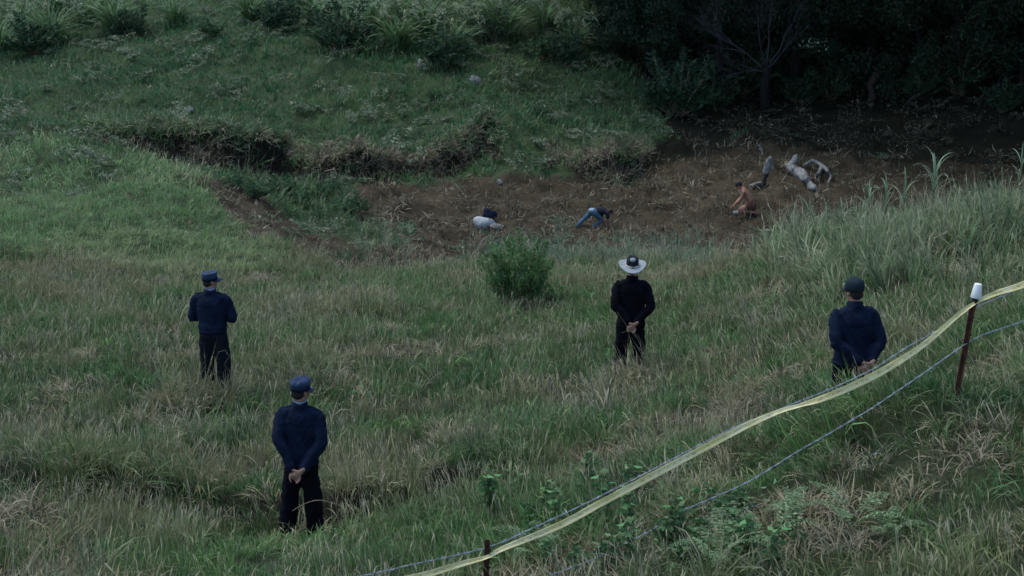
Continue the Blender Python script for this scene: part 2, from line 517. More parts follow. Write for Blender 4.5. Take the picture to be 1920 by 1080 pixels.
def leaves(P, D, length, width, fold=.25):
    """leaf faces: four points each (two triangles folded along the midrib). P base Nx3, D direction Nx3"""
    N = len(P)
    D = D / np.linalg.norm(D, axis=1, keepdims=True)
    rv = rng.normal(size=(N, 3)); S = np.cross(D, rv); S /= np.linalg.norm(S, axis=1, keepdims=True)
    Nn = np.cross(S, D)
    L = length[:, None]; W = width[:, None]
    mid = P + D * L * .45
    V = np.stack([P, mid + S * W * .5 + Nn * W * fold, P + D * L - Nn * L * .12, mid - S * W * .5 + Nn * W * fold], 1).reshape(-1, 3)
    o = (np.arange(N) * 4)[:, None]
    T = np.concatenate([o + [0, 1, 2], o + [0, 2, 3]], 1).reshape(-1, 3)
    col = np.zeros((N, 4, 3), np.float32)
    col[..., 0] = rng.random(N)[:, None]; col[..., 1] = np.array([0, .4, 1, .4])[None]; col[..., 2] = rng.random(N)[:, None]
    return V, T, col.reshape(-1, 3)

def jn(parts):
    V, T, B, o = [], [], [], 0
    for p in parts:
        V.append(p[0]); T.append(p[1] + o); B.append(p[2]); o += len(p[0])
    return np.concatenate(V), np.concatenate(T), np.concatenate(B)

def arr_mesh(name, arr):
    me = np_mesh(name, arr[0], None, arr[1]); set_col(me, 'bcol', arr[2])
    return me

# ------------------------------------------------------------------ plant zones on the ground (outlines)
LUSH = [(430, 330), (560, 340), (660, 345), (660, 400), (740, 450), (800, 480), (700, 505), (600, 490), (560, 440), (520, 390)]
RIM = [(880, 480), (1000, 455), (1060, 432), (1120, 440), (1200, 455), (1300, 450), (1360, 500), (1280, 505), (1000, 500), (880, 500)]
KNOLL = [(1470, 500), (1490, 450), (1600, 430), (1700, 400), (1920, 360), (2300, 330), (2300, 560), (1920, 540), (1700, 560), (1600, 545), (1520, 530)]
LEFTM = [(-400, 200), (0, 240), (280, 300), (400, 340), (480, 420), (540, 490), (400, 520), (200, 500), (0, 470), (-400, 460)]
FOREST = [(1190, 320), (1260, 250), (1200, 150), (1200, -300), (2400, -300), (2400, 325), (1700, 305), (1560, 288), (1430, 266)]

# ------------------------------------------------------------------ ground
def soil_colour(x, y, z):
    px, py = project(x, y, z)
    wob = (fbm(x * .5, y * .5, 61, 3) - .5) * 50 + (fbm(x * 2.1, y * 2.1, 62, 2) - .5) * 34
    br = inpoly(px + wob, py + wob * .4, BROWN) & (y > 36)
    base = np.array([.026, .036, .015])
    col = np.tile(base, (x.size, 1))
    n1 = fbm(x * .8, y * .8, 63, 3)[:, None]
    brown = np.array([.025, .020, .0115]) * (1 - n1) + np.array([.066, .053, .032]) * n1
    col[br] = brown[br]
    g = (y > 38) & ~br
    col[g] = np.array([.035, .055, .024])
    col[inpoly(px, py, FOREST) & (y > 50)] = np.array([.016, .017, .010])  # floor of the wood: tree shade painted into the soil colour
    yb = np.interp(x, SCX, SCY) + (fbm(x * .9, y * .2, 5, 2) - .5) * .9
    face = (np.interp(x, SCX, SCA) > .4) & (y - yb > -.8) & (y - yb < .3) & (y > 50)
    col[face] = np.array([.022, .017, .012])  # bank face darkened: shade below the hanging grass put into the soil colour
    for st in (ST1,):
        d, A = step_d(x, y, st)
        col[(A > .1) & (d > -.5) & (d < .25)] = np.array([.012, .012, .007])  # foot and face of the near bank: shade painted in as darker soil
    return col, br

def make_ground():
    ys = np.concatenate([np.arange(-14, 8, 1.5), np.arange(8, 40, .2), np.arange(40, 80, .22), np.arange(80, 160, 2.0)])
    u = np.concatenate([-np.geomspace(1, 4.5, 26)[::-1], np.linspace(-.985, .985, 280), np.geomspace(1, 4.5, 26)])
    half = np.maximum(.36 * np.abs(ys) + 4.0, 5.5)
    X = u[None, :] * half[:, None]
    Y = np.repeat(ys[:, None], len(u), 1)
    Z = height(X, Y)
    ny, nx = X.shape
    V = np.stack([X, Y, Z], -1).reshape(-1, 3)
    i = np.arange(ny - 1)[:, None] * nx + np.arange(nx - 1)[None, :]
    Q = np.stack([i, i + 1, i + nx + 1, i + nx], -1).reshape(-1, 4)
    me = np_mesh('ground', V, Q)
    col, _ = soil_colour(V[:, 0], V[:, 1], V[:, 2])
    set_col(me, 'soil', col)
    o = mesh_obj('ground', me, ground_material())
    tag(o, 'sloping grassy ground falling to a bare brown hollow', kind='structure')
    return o
make_ground()

# ------------------------------------------------------------------ scattered grass (uncountable: stuff)
VM = veg_mat('grass_blade')
protos = []
def pset(lst):
    a = len(protos); protos.extend(lst); return (a, len(protos))

def blade_sets(specs, rad, thin=1.0, wide=1.0):
    """one patch of turf: many small tufts of given kinds within a disc. spec = (tufts, blades, tuft radius, lmin, lmax, width, lean, droop, dry range, segs)"""
    parts = []
    for (nt, nb, r, l0, l1, w, lean, droop, dry, segs) in specs:
        nb = max(3, int(round(nb * thin)))
        cr = rad * np.sqrt(rng.random(nt)); ct = rng.uniform(0, 6.283, nt)
        cx, cy = cr * np.cos(ct), cr * np.sin(ct)
        ts = rng.uniform(.65, 1.15, nt); tr_ = rng.random(nt); td = rng.uniform(*dry, nt)
        i = np.repeat(np.arange(nt), nb); n = len(i)
        rr = r * np.sqrt(rng.random(n)); th = rng.uniform(0, 6.283, n)
        base = np.stack([cx[i] + rr * np.cos(th), cy[i] + rr * np.sin(th), np.full(n, -.05)], -1)
        yaw = th + rng.normal(0, .9, n)
        parts.append(blades(base, yaw, rng.uniform(l0, l1, n) * ts[i], rng.uniform(.6, 1.4, n) * w * wide, np.abs(rng.normal(lean, lean * .6, n)), np.abs(rng.normal(droop, droop * .6, n)),
                            max(2, segs if thin > .9 else segs - 1), rnd=np.clip(.55 * tr_[i] + .45 * rng.random(n), 0, 1), dryness=np.clip(td[i] + rng.normal(0, .15, n), 0, 1)))
    return parts

def seed_stalks(n, rad, l0, l1, w):
    th = rng.uniform(0, 6.283, n); rr = rad * np.sqrt(rng.random(n))
    b2 = np.stack([rr * np.cos(th), rr * np.sin(th), np.zeros(n)], -1)
    yaw2 = rng.uniform(0, 6.28, n); L2 = rng.uniform(l0, l1, n)
    ln, dr = np.abs(rng.normal(.08, .08, n)), rng.uniform(.05, .6, n)
    m2 = blades(b2, yaw2, L2, np.full(n, w * .45), ln, dr, 3, dryness=rng.uniform(.7, 1, n), rnd=rng.uniform(.5, 1, n), side=np.zeros(n))
    m3 = blades(m2[3][:, 2], yaw2, rng.uniform(.08, .16, n), np.full(n, w * 1.1), ln + dr * .8, np.full(n, .5), 2, dryness=np.full(n, 1.0), rnd=rng.uniform(.7, 1, n))
    return [m2, m3]

PR = .40
LOD = {'n': (1.0, 1.0, 1.0), 'm': (.44, 1.5, .6), 'f': (.18, 2.9, .3)}     # blades kept, width factor, stalks kept
SPEC = {
    'meadow': ([(9, 20, .10, .14, .36, .0085, .16, .7, (0, .75), 2), (2, 14, .07, .25, .5, .011, .35, 1.9, (.1, 1), 4), (1, 20, .2, .12, .4, .008, 1.2, .5, (.6, 1), 2)], (26, .32, .54, .0105)),
    'lush': ([(9, 22, .10, .15, .36, .0095, .2, .9, (0, .35), 2), (2, 14, .07, .3, .52, .011, .35, 1.7, (0, .5), 4)], (4, .35, .5, .0095)),
    'fine': ([(10, 22, .12, .14, .34, .012, .32, .9, (0, .6), 2), (1, 16, .07, .3, .5, .012, .3, 1.6, (.1, .8), 3)], (3, .3, .45, .01)),
    'dead': ([(5, 18, .12, .15, .42, .010, .5, 1.6, (.6, 1), 4), (4, 18, .16, .15, .45, .009, 1.15, .6, (.6, 1), 2), (2, 14, .08, .15, .35, .010, .2, .8, (0, .3), 2)], None),
    'tall': ([(7, 22, .09, .45, .95, .013, .18, 1.3, (0, .6), 4), (2, 14, .08, .3, .7, .010, .5, 1.5, (.5, 1), 3)], (9, .7, 1.1, .012)),
    'flat': ([(8, 24, .18, .15, .5, .012, 1.25, .45, (.2, 1), 2), (2, 12, .12, .15, .4, .010, .7, 1.4, (.3, 1), 3)], None),
}
def patch(kind, lod):
    sp, st = SPEC[kind]; th, wd, sk = LOD[lod]
    parts = blade_sets(sp, PR * (1.25 if lod == 'f' else 1.1 if lod == 'm' else 1.0), th, wd)
    if st: parts += seed_stalks(max(2, int(st[0] * sk)), PR, st[1], st[2], st[3] * (1 + (wd - 1) * .6))
    return jn(parts)
def kinds(kind, lod, n): return pset([patch(kind, lod) for _ in range(n)])
def one_tuft(n, r, l0, l1, w, lean, droop, segs, seeds=0, dry=(0, 1)):
    p = blade_sets([(1, n, r, l0, l1, w, lean, droop, dry, segs)], .01)
    if seeds: p += seed_stalks(seeds, r, l1 * .9, l1 * 1.3, w)
    return jn(p)
def leafy(n, sp, hmax, l0, l1):
    P = np.stack([rng.normal(0, sp, n), rng.normal(0, sp, n), rng.uniform(.02, hmax, n)], -1)
    D = np.stack([rng.normal(0, 1, n), rng.normal(0, 1, n), rng.uniform(-.1, .8, n)], -1)
    L = rng.uniform(l0, l1, n)
    return leaves(P, D, L, L * rng.uniform(.4, .55, n))
def fernlet(nf, w):
    P, D = [], []
    for f in range(nf):
        cx, cy = rng.normal(0, .2, 2)
        for k in range(6):
            a = rng.uniform(0, 6.28); L = rng.uniform(.22, .45)
            for t in np.linspace(.25, 1, 6):
                p = np.array([cx + math.cos(a) * L * t, cy + math.sin(a) * L * t, .30 * math.sin(t * 2.0)])
                for s_ in (-1, 1):
                    P.append(p); D.append([-math.sin(a) * s_ + .3 * math.cos(a), math.cos(a) * s_ + .3 * math.sin(a), -.15])
    P, D = np.array(P), np.array(D, float); n = len(P)
    return leaves(P, D, rng.uniform(.08, .14, n), rng.uniform(.03, .05, n) * w)
MEADOW = {'n': kinds('meadow', 'n', 5), 'm': kinds('meadow', 'm', 5), 'f': kinds('meadow', 'f', 4)}
LUSHP = {'n': kinds('lush', 'n', 4), 'm': kinds('lush', 'm', 4), 'f': kinds('lush', 'f', 4)}
FINE = {'m': kinds('fine', 'm', 4), 'f': kinds('fine', 'f', 5)}
DEAD = {'n': kinds('dead', 'n', 4), 'm': kinds('dead', 'm', 4)}
TALLP = kinds('tall', 'm', 4)
FLAT = kinds('flat', 'f', 5)
TALLT = pset([one_tuft(22, .10, .40, .95, .015, .22, 1.5, 4, 1) for _ in range(4)])
ARCH = pset([one_tuft(22, .12, .30, .62, .013, .35, 2.1, 4) for _ in range(5)])
BANK = pset([one_tuft(13, .14, .30, .62, .024, .4, 2.2, 3) for _ in range(5)])
HERB = pset([leafy(120, .22, .26, .06, .12) for _ in range(4)])
HERBF = pset([leafy(40, .25, .26, .08, .16) for _ in range(4)])
FERNP = pset([fernlet(2, 1.2) for _ in range(4)])

def scatter(name, label, cat, pos, idx, rot, scl, col):
    """rot = (xaxis, yaxis, zaxis) arrays; writes one joined mesh"""
    Vs, Ts, Bs, Gs, off = [], [], [], [], 0
    xa_, ya_, za_ = rot
    for i in range(len(protos)):
        k = np.where(idx == i)[0]
        if not len(k): continue
        V, T, B = protos[i]
        P = V[None] * scl[k][:, None, :]
        W = P[..., 0:1] * xa_[k][:, None] + P[..., 1:2] * ya_[k][:, None] + P[..., 2:3] * za_[k][:, None] + pos[k][:, None]
        n = len(k) * len(V)
        Vs.append(W.reshape(-1, 3).astype(np.float32)); Bs.append(np.tile(B, (len(k), 1))); Gs.append(np.repeat(col[k].astype(np.float32), len(V), 0))
        Ts.append((T[None] + (np.arange(len(k)) * len(V))[:, None, None]).reshape(-1, 3) + off); off += n
    me = np_mesh(name, np.concatenate(Vs), None, np.concatenate(Ts))
    set_col(me, 'bcol', np.concatenate(Bs)); set_col(me, 'gcol', np.concatenate(Gs))
    o = mesh_obj(name, me, VM, smooth=False)
    tag(o, label, cat, kind='stuff')
    global TRI
    TRI += len(me.polygons)
    return o
TRI = 0

def candidates(y0, y1, sp, jit=.45):
    """jittered grid of ground points, spacing sp, in the (widened) view wedge; far rows spaced like near ones"""
    hw1 = .32 * y1 + 2.3
    gx, gy = np.meshgrid(np.arange(-hw1, hw1, sp), np.arange(y0, y1, sp))
    X = gx.ravel() + rng.uniform(-jit, jit, gx.size) * sp; Y = gy.ravel() + rng.uniform(-jit, jit, gx.size) * sp
    k = np.abs(X) < .32 * Y + 2.3
    X, Y = X[k], Y[k]
    return X, Y, height(X, Y)

def mix(c1, c2, t):
    return np.array(c1)[None] * (1 - t[:, None]) + np.array(c2)[None] * t[:, None]

def rotscl(X, Y, s, tilt=.08, aniso=.15, follow=1.0):
    """yaw at random, lean with the slope of the ground"""
    n = len(X); e = .3
    gx = (height(X + e, Y) - height(X - e, Y)) / (2 * e) * follow; gy = (height(X, Y + e) - height(X, Y - e)) / (2 * e) * follow
    gx = np.clip(gx, -.8, .8) + rng.normal(0, tilt, n); gy = np.clip(gy, -.8, .8) + rng.normal(0, tilt, n)
    N = np.stack([-gx, -gy, np.ones(n)], -1); N /= np.linalg.norm(N, axis=1, keepdims=True)
    a = rng.uniform(0, 6.283, n)
    t = np.stack([np.cos(a), np.sin(a), np.zeros(n)], -1)
    xax = t - N * (t * N).sum(1, keepdims=True); xax /= np.linalg.norm(xax, axis=1, keepdims=True)
    yax = np.cross(N, xax)
    rot = (xax, yax, N)
    scl = np.stack([s * rng.uniform(1 - aniso, 1 + aniso, n) for _ in range(3)], -1)
    return rot, scl

def pick(s, n): return rng.integers(s[0], s[1], n)
def isin(idx, s): return ((idx >= s[0]) & (idx < s[1]))[:, None]

GREEN, DRY, LIME, TEAL, BROWNC = (.086, .150, .044), (.250, .226, .128), (.105, .190, .052), (.090, .170, .105), (.15, .105, .055)

MANX, MANX2 = (566 - 960) / FPX * 15.9, (1592 - 960) / FPX * 15.4
def make_grass():
    # ---- near meadow, up to the lip of the hollow
    c1 = candidates(9.2, 18.5, .385); c2 = candidates(18.5, 46.0, .47)
    X, Y, Z = [np.concatenate(t) for t in zip(c1, c2)]
    px, py = project(X, Y, Z)
    n = len(X)
    big = fbm(X * .30, Y * .30, 71, 3); sm = fbm(X * 1.1, Y * 1.1, 75, 2)
    wob = (fbm(X * .5, Y * .5, 61, 3) - .5) * 50 + (fbm(X * 2.1, Y * 2.1, 62, 2) - .5) * 34
    brown = inpoly(px + wob, py + wob * .4, BROWN) & (Y > 34)
    knoll = inpoly(px + wob, py + wob * .3, KNOLL) & (Y < 36)
    tr = np.hypot((X - MANX) / 1.1, Y - 14.2) < .45
    d, A = step_d(X, Y, ST1); tr |= (A > .12) & (d > -.36) & (d < .02)
    left = inpoly(px, py, LEFTM)
    keep = ~brown & ~(knoll & (rng.random(n) < .3)) & ~(tr & (rng.random(n) < .35)) & ~((Y > 41) & ~left) & (rng.random(n) < np.clip(.72 + sm * .9, .6, 1))
    X, Y, Z, px, py, big, sm, left = [a[keep] for a in (X, Y, Z, px, py, big, sm, left)]
    n = len(X)
    dry = np.clip((big - .5) * 1.8 + .22 - .20 * sstep(18, 13, Y) + rng.normal(0, .16, n) + .25 * sstep(24, 32, Y) * sstep(41, 36, Y), 0, 1)
    near = sstep(22, 15, Y)
    nr = Y < 18.5
    lod = lambda d: np.where(nr, pick(d['n'], n), pick(d['m'], n))
    idx = lod(MEADOW); r = rng.random(n)
    gr = fbm(X * .7, Y * .7, 83, 2)
    idx = np.where((gr > .52 - .08 * near) & (r < .8), lod(LUSHP), idx)
    idx = np.where((fbm(X * .9, Y * .9, 85, 2) > .635) & (r < .7), lod(DEAD), idx)
    low = (np.abs(X - MANX) < .6) & (Y > 12.6) & (Y < 14.8)
    idx = np.where((fbm(X * .5, Y * .5, 87, 2) > .70) & (r < .2) & (Y < 18) & (X > 0) & (X < 2.0), pick(HERB, n), idx)
    idx = np.where(left & (rng.random(n) < .85), pick(FINE['m'], n), idx)
    col = mix(GREEN, (.205, .195, .095), dry)
    lu = isin(idx, LUSHP['n']) | isin(idx, LUSHP['m'])
    col = np.where(lu, mix((.048, .122, .038), LIME, rng.random(n)), col)
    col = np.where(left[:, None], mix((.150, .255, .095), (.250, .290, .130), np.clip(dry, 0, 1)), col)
    col = np.where(isin(idx, DEAD['n']) | isin(idx, DEAD['m']), mix((.13, .115, .055), DRY, rng.random(n)), col)
    col = np.where(isin(idx, HERB), mix((.065, .135, .06), (.10, .18, .085), rng.random(n)), col)
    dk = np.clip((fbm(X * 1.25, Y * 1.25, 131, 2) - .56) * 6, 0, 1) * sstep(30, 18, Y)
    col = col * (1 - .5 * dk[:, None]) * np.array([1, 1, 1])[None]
    s = rng.uniform(.76, 1.10, n) * (.70 + .46 * sm) * (1 - .12 * dk)
    s = np.where((Y < 12.9) & (X > 1.0), s * .72, s)
    rot, scl = rotscl(X, Y, s)
    scl[:, :2] = np.maximum(scl[:, :2], .85)
    scl[:, 2] *= np.where(low, .5, 1.0)
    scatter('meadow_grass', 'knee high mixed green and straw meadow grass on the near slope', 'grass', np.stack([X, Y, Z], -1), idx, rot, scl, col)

    # ---- tall grass: ditch edges, rim clumps, knoll
    X, Y, Z = candidates(9.0, 60.0, .27)
    px, py = project(X, Y, Z)
    wob = (fbm(X * .6, Y * .6, 91, 3) - .5) * 36
    kn = inpoly(px + wob, py + wob * .4, KNOLL) & (Y < 36)
    rim = inpoly(px + wob, py + wob * .3, RIM) & (fbm(X * .5, Y * .5, 92, 2) > .45)
    lush = inpoly(px + wob, py + wob * .4, LUSH) & (fbm(X * .55, Y * .55, 93, 2) > .5)
    tr = np.zeros(len(X), bool)
    for st in (ST1, ST2):
        d, A = step_d(X, Y, st); tr |= (A > .12) & (d > -.5) & (d < .6)
    p = np.where(kn, np.clip((fbm(X * .75, Y * .75, 96, 2) - .36) * 3.2, .06, .85), 0) + np.where(rim, .5, 0) + np.where(lush, .4, 0) + np.where(tr, .42, 0)
    scat = (Y < 30) & (fbm(X * .8, Y * .8, 94, 2) > .68)
    p = np.maximum(p, np.where(scat, .3, 0))
    p = np.where(((np.abs(X - MANX) < .6) & (Y > 12.4) & (Y < 14.7)) | ((np.abs(X - MANX2) < 1.0) & (Y > 12.0) & (Y < 15.6)), 0, p)
    k = rng.random(len(X)) < p
    X, Y, Z, kn, rim, lush, tr = [a[k] for a in (X, Y, Z, kn, rim, lush, tr)]
    n = len(X)
    idx = np.where(rng.random(n) < .6, pick(TALLT, n), pick(ARCH, n))
    idx = np.where(tr & (rng.random(n) < .6), pick(ARCH, n), idx)
    idx = np.where(kn & (rng.random(n) < .65), pick(TALLP, n), idx)
    t = rng.random(n)
    col = mix((.075, .13, .055), (.15, .17, .09), t)
    col = np.where(kn[:, None], mix((.075, .150, .058), (.29, .32, .18), np.clip(t * .7 + (fbm(X * .7, Y * .7, 99, 2) - .35) * .8, 0, 1)), col)
    col = np.where(rim[:, None], mix(TEAL, (.12, .185, .115), t), col)
    col = np.where(lush[:, None], mix((.045, .12, .04), (.075, .17, .06), t), col)
    col = np.where((tr & (t > .66))[:, None], np.array(DRY)[None] * .9, col)
    s = rng.uniform(.6, 1.0, n)
    s = np.where(kn, rng.uniform(.6, 1.2, n) * (.7 + .6 * fbm(X * .8, Y * .8, 96, 2)), s); s = np.where(tr, rng.uniform(.5, .85, n) * np.where(X > 1, .75, 1), s); s = np.where(rim | lush, rng.uniform(.7, 1.1, n), s)
    rot, scl = rotscl(X, Y, s, .14, follow=.5)
    scatter('tall_grass', 'tall arching green grass on the knoll, rim and ditch edges', 'grass', np.stack([X, Y, Z], -1), idx, rot, scl, col)

    fx, fy = [], []
    for mx, my in ((xa(408, 20.3), 20.3), (xa(1179, 20.8), 20.8)):
        q = 46
        fx.append(mx + rng.uniform(-.5, .5, q)); fy.append(my - rng.uniform(.12, .75, q))
    X, Y = np.concatenate(fx), np.concatenate(fy); Z = height(X, Y); n = len(X); t = rng.random(n)
    rot, scl = rotscl(X, Y, rng.uniform(.55, .85, n), .12)
    scatter('foot_grass', 'taller grass hiding the shins of the two farther men', 'grass', np.stack([X, Y, Z], -1), np.where(t < .5, pick(TALLT, n), pick(ARCH, n)), rot, scl, mix((.092, .150, .050), (.22, .20, .11), rng.random(n)))

    # ---- brown hollow: matted straw litter with a few green sprigs
    X, Y, Z = candidates(36.0, 70.0, .46)
    px, py = project(X, Y, Z)
    wob = (fbm(X * .5, Y * .5, 61, 3) - .5) * 50 + (fbm(X * 2.1, Y * 2.1, 62, 2) - .5) * 34
    br = inpoly(px + wob, py + wob * .4, BROWN)
    dn = fbm(X * .9, Y * 1.4, 97, 3)
    k = br & (rng.random(len(X)) < np.clip((dn - .28) * 2.4, .12, .95))
    X, Y, Z, px, dn = [a[k] for a in (X, Y, Z, px, dn)]
    n = len(X)
    py_ = project(X, Y, Z)[1]
    g = (rng.random(n) < (py_ > 408) * np.interp(px, [400, 700, 1100, 1400], [.30, .14, .05, .02]) + np.clip(fbm(X * .6, Y * .6, 98, 2) - .62, 0, 1) * 1.2 * ((px < 1000) | (px > 1500)))
    g &= ~((px > 1280) & (px < 1470))
    idx = np.where(g, np.where(rng.random(n) < .5, pick(FERNP, n), pick(FINE['f'], n)), pick(FLAT, n))
    t = rng.random(n)
    col = mix((.030, .024, .013), (.088, .074, .044), np.clip(t * .6 + (dn - .5) * 1.4 + .15, 0, 1))
    col = np.where(g[:, None], mix((.035, .085, .035), (.07, .13, .06), t), col)
    rot, scl = rotscl(X, Y, rng.uniform(.7, 1.15, n), .12)
    scl[:, 2] *= np.where(g, .8, .75)
    scatter('straw_litter', 'matted brown straw and dead stalks on the hollow floor', 'straw', np.stack([X, Y, Z], -1), idx, rot, scl, col)

    # ---- far hillside
    X, Y, Z = candidates(41.0, 92.0, .58)
    px, py = project(X, Y, Z)
    wob = (fbm(X * .5, Y * .5, 61, 3) - .5) * 50 + (fbm(X * 2.1, Y * 2.1, 62, 2) - .5) * 34
    br = inpoly(px + wob, py + wob * .4, BROWN)
    fo = inpoly(px + wob, py + wob, FOREST)
    lm = inpoly(px, py, LEFTM)
    ybh = np.interp(X, SCX, SCY) + (fbm(X * .9, Y * .2, 5, 2) - .5) * .9
    face = (np.interp(X, SCX, SCA) > .4) & (Y - ybh > np.where(X < -8, -.75, -.35)) & (Y - ybh < .25)
    k = ~br & ~face & (py > -120) & ~(lm & (Y < 46)) & (rng.random(len(X)) < np.where(fo, .5, .93))
    X, Y, Z, px, py, fo, lm = [a[k] for a in (X, Y, Z, px, py, fo, lm)]
    n = len(X)
    b1 = fbm(X * .3, Y * .3, 101, 3); b2 = fbm(X * .8, Y * .8, 103, 2)
    dry = np.clip((b1 - .5) * 2.4 + .25 + rng.normal(0, .2, n), 0, 1)
    col = mix((.032, .122, .038), (.118, .182, .070), dry * .85)
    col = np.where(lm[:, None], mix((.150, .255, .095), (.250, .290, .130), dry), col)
    r = rng.random(n)
    idx = np.where(r < .5, pick(FINE['f'], n), np.where(r < .78, pick(LUSHP['f'], n), np.where(r < .88, pick(FERNP, n), pick(MEADOW['f'], n))))
    idx = np.where(fo, np.where(r < .4, pick(HERBF, n), np.where(r < .75, pick(FLAT, n), pick(FERNP, n))), idx)
    col = np.where(isin(idx, FERNP) & ~fo[:, None], mix((.05, .10, .045), (.13, .18, .11), rng.random(n)), col)
    col = np.where(fo[:, None], mix((.012, .030, .015), (.030, .030, .020), rng.random(n)), col)  # plants under the trees coloured darker to carry the shade of the wood
    s = rng.uniform(.7, 1.3, n) * (.55 + 1.0 * b2)
    s = np.where(fo, s * .8, s)
    rot, scl = rotscl(X, Y, s, .1)
    scl[:, :2] = np.maximum(scl[:, :2], .95)
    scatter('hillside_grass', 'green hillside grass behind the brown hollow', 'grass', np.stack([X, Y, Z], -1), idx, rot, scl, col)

    # ---- dead tufts hanging over the edge of the bank
    xs = np.arange(-23, 6.5, .11)
    rows = []
    OFFS = (-.55, -.30, -.12, .0, .10, .20, .30, .45, .65, .95)
    for off, pr in ((-.55, .4), (-.30, .45), (-.12, .5), (.0, .6), (.10, .8), (.20, 1), (.30, 1), (.45, 1), (.65, .8), (.95, .6)):
        x = xs + rng.uniform(-.05, .05, len(xs)); k = (rng.random(len(xs)) < pr * 1.0 * np.clip(.45 + 1.3 * fbm(x * .8, x * 0 + off, 117, 2), .2, 1)) & (np.interp(x, SCX, SCA) > .28); x = x[k]
        y = np.interp(x, SCX, SCY) + off + rng.normal(0, .05, len(x))
        y += (fbm(x * .9, y * .2, 5, 2) - .5) * .9
        rows.append(np.stack([x, y], -1))
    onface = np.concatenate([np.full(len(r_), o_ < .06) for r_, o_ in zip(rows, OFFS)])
    P = np.concatenate(rows); X, Y = P[:, 0], P[:, 1]; Z = height(X, Y); n = len(X)
    px, py = project(X, Y, Z)
    idx = pick(BANK, n)
    t = rng.random(n)
    dd = rng.random(n) < np.interp(px, [100, 250, 540, 600, 1100, 1200], [.02, .08, .12, .5, .5, .3]) * np.clip((fbm(X * .45, Y * 0, 111, 2) - .30) * 4, 0, 1.4)
    col = np.where(dd[:, None], mix((.09, .07, .045), (.22, .175, .115), t), mix((.04, .105, .036), (.12, .185, .07), t))
    col = np.where(onface[:, None], mix((.022, .030, .014), (.075, .065, .042), t), col)  # rows on the face get a darker colour that paints in its shade
    rot, scl = rotscl(X, Y, rng.uniform(.8, 1.5, n), .2, follow=.9)
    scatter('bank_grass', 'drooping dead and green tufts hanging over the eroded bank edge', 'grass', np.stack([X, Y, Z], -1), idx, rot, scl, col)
make_grass()

# ------------------------------------------------------------------ materials of things
M_SKIN = mat('skin', (.23, .125, .085), (.30, .17, .12), 12, .6, .1, 60)
M_SKIN2 = mat('bare_skin', (.22, .098, .062), (.32, .155, .105), 6, .55, .1, 60)
M_HAIR = mat('hair', (.008, .007, .007), (.02, .017, .015), 60, .6, .4, 150)
M_NAVY = mat('navy_cloth', (.0042, .0085, .021), (.0075, .0140, .032), 9, .95, .35, 45, spec=.1)
M_NAVY2 = mat('navy_cap', (.022, .038, .076), (.032, .052, .098), 14, .9, .25, 60, spec=.15)
M_BLACK = mat('black_cloth', (.0018, .0022, .0042), (.0036, .0042, .0072), 9, .95, .35, 45, spec=.1)
M_TROUSER = mat('dark_trouser', (.0022, .0030, .0052), (.0045, .0056, .0090), 10, .95, .35, 40, spec=.1)
M_TROUSERB = mat('slate_trouser', (.0055, .0085, .0125), (.009, .0130, .0175), 10, .95, .35, 40, spec=.1)
M_SHIRT = mat('pale_blue_shirt', (.14, .19, .27), (.18, .23, .31), 20, .9)
M_CAPD = mat('green_black_cap', (.007, .015, .020), (.012, .023, .030), 14, .85, .25, 60, spec=.15)
M_SHOE = mat('black_leather', (.006, .006, .006), (.012, .012, .012), 20, .45, .2, 60)
M_WHITE = mat('white_plastic', (.62, .63, .60), (.72, .72, .69), 14, .45)
M_STRAW = mat('pale_hat_felt', (.20, .23, .24), (.27, .30, .30), 25, .85, .3, 160)
M_CROWN = mat('black_hat_felt', (.006, .008, .012), (.014, .016, .022), 18, .85, .2, 120)
M_BAND = mat('hat_cord', (.52, .45, .34), (.62, .56, .46), 60, .8)
M_JEANS = mat('blue_denim', (.035, .075, .11), (.065, .12, .165), 10, .9, .3, 60)
M_JEANSL = mat('faded_denim', (.20, .26, .29), (.29, .35, .38), 10, .9, .3, 60)
M_TEE = mat('dark_tee', (.010, .012, .020), (.02, .022, .033), 10, .9, .3, 40)
M_SACK = mat('woven_sack', (.24, .26, .26), (.36, .38, .37), 9, .8, .5, 30)
M_SACK2 = mat('dusty_cloth', (.12, .115, .10), (.19, .18, .16), 9, .9, .5, 30)
M_RUST = mat('rusty_steel', (.032, .014, .010), (.085, .030, .017), 22, .85, .5, 70)
M_WIRE = mat('galvanised_wire', (.18, .21, .25), (.30, .34, .38), 30, .55, metal=.4)
M_ROCK = mat('pale_rock', (.10, .105, .10), (.24, .245, .235), 5, .9, .7, 14)
M_WOOD = mat('weathered_wood', (.10, .10, .09), (.27, .27, .245), 9, .9, .9, 24)
M_DARKWOOD = mat('dark_wood', (.020, .015, .012), (.055, .042, .033), 9, .95, .9, 24)
M_BARK = mat('grey_bark', (.009, .008, .008), (.022, .020, .019), 14, .95, .8, 30)
M_TWIG = mat('dead_twig', (.028, .028, .032), (.060, .060, .066), 14, .9)
M_STEM = mat('green_stem', (.05, .08, .03), (.10, .11, .05), 14, .8)
M_DRYSTEM = mat('dry_stem', (.17, .135, .085), (.26, .21, .14), 14, .85)
M_BROWNCLOTH = mat('brown_cloth', (.07, .028, .018), (.11, .045, .03), 12, .9, .3, 40)

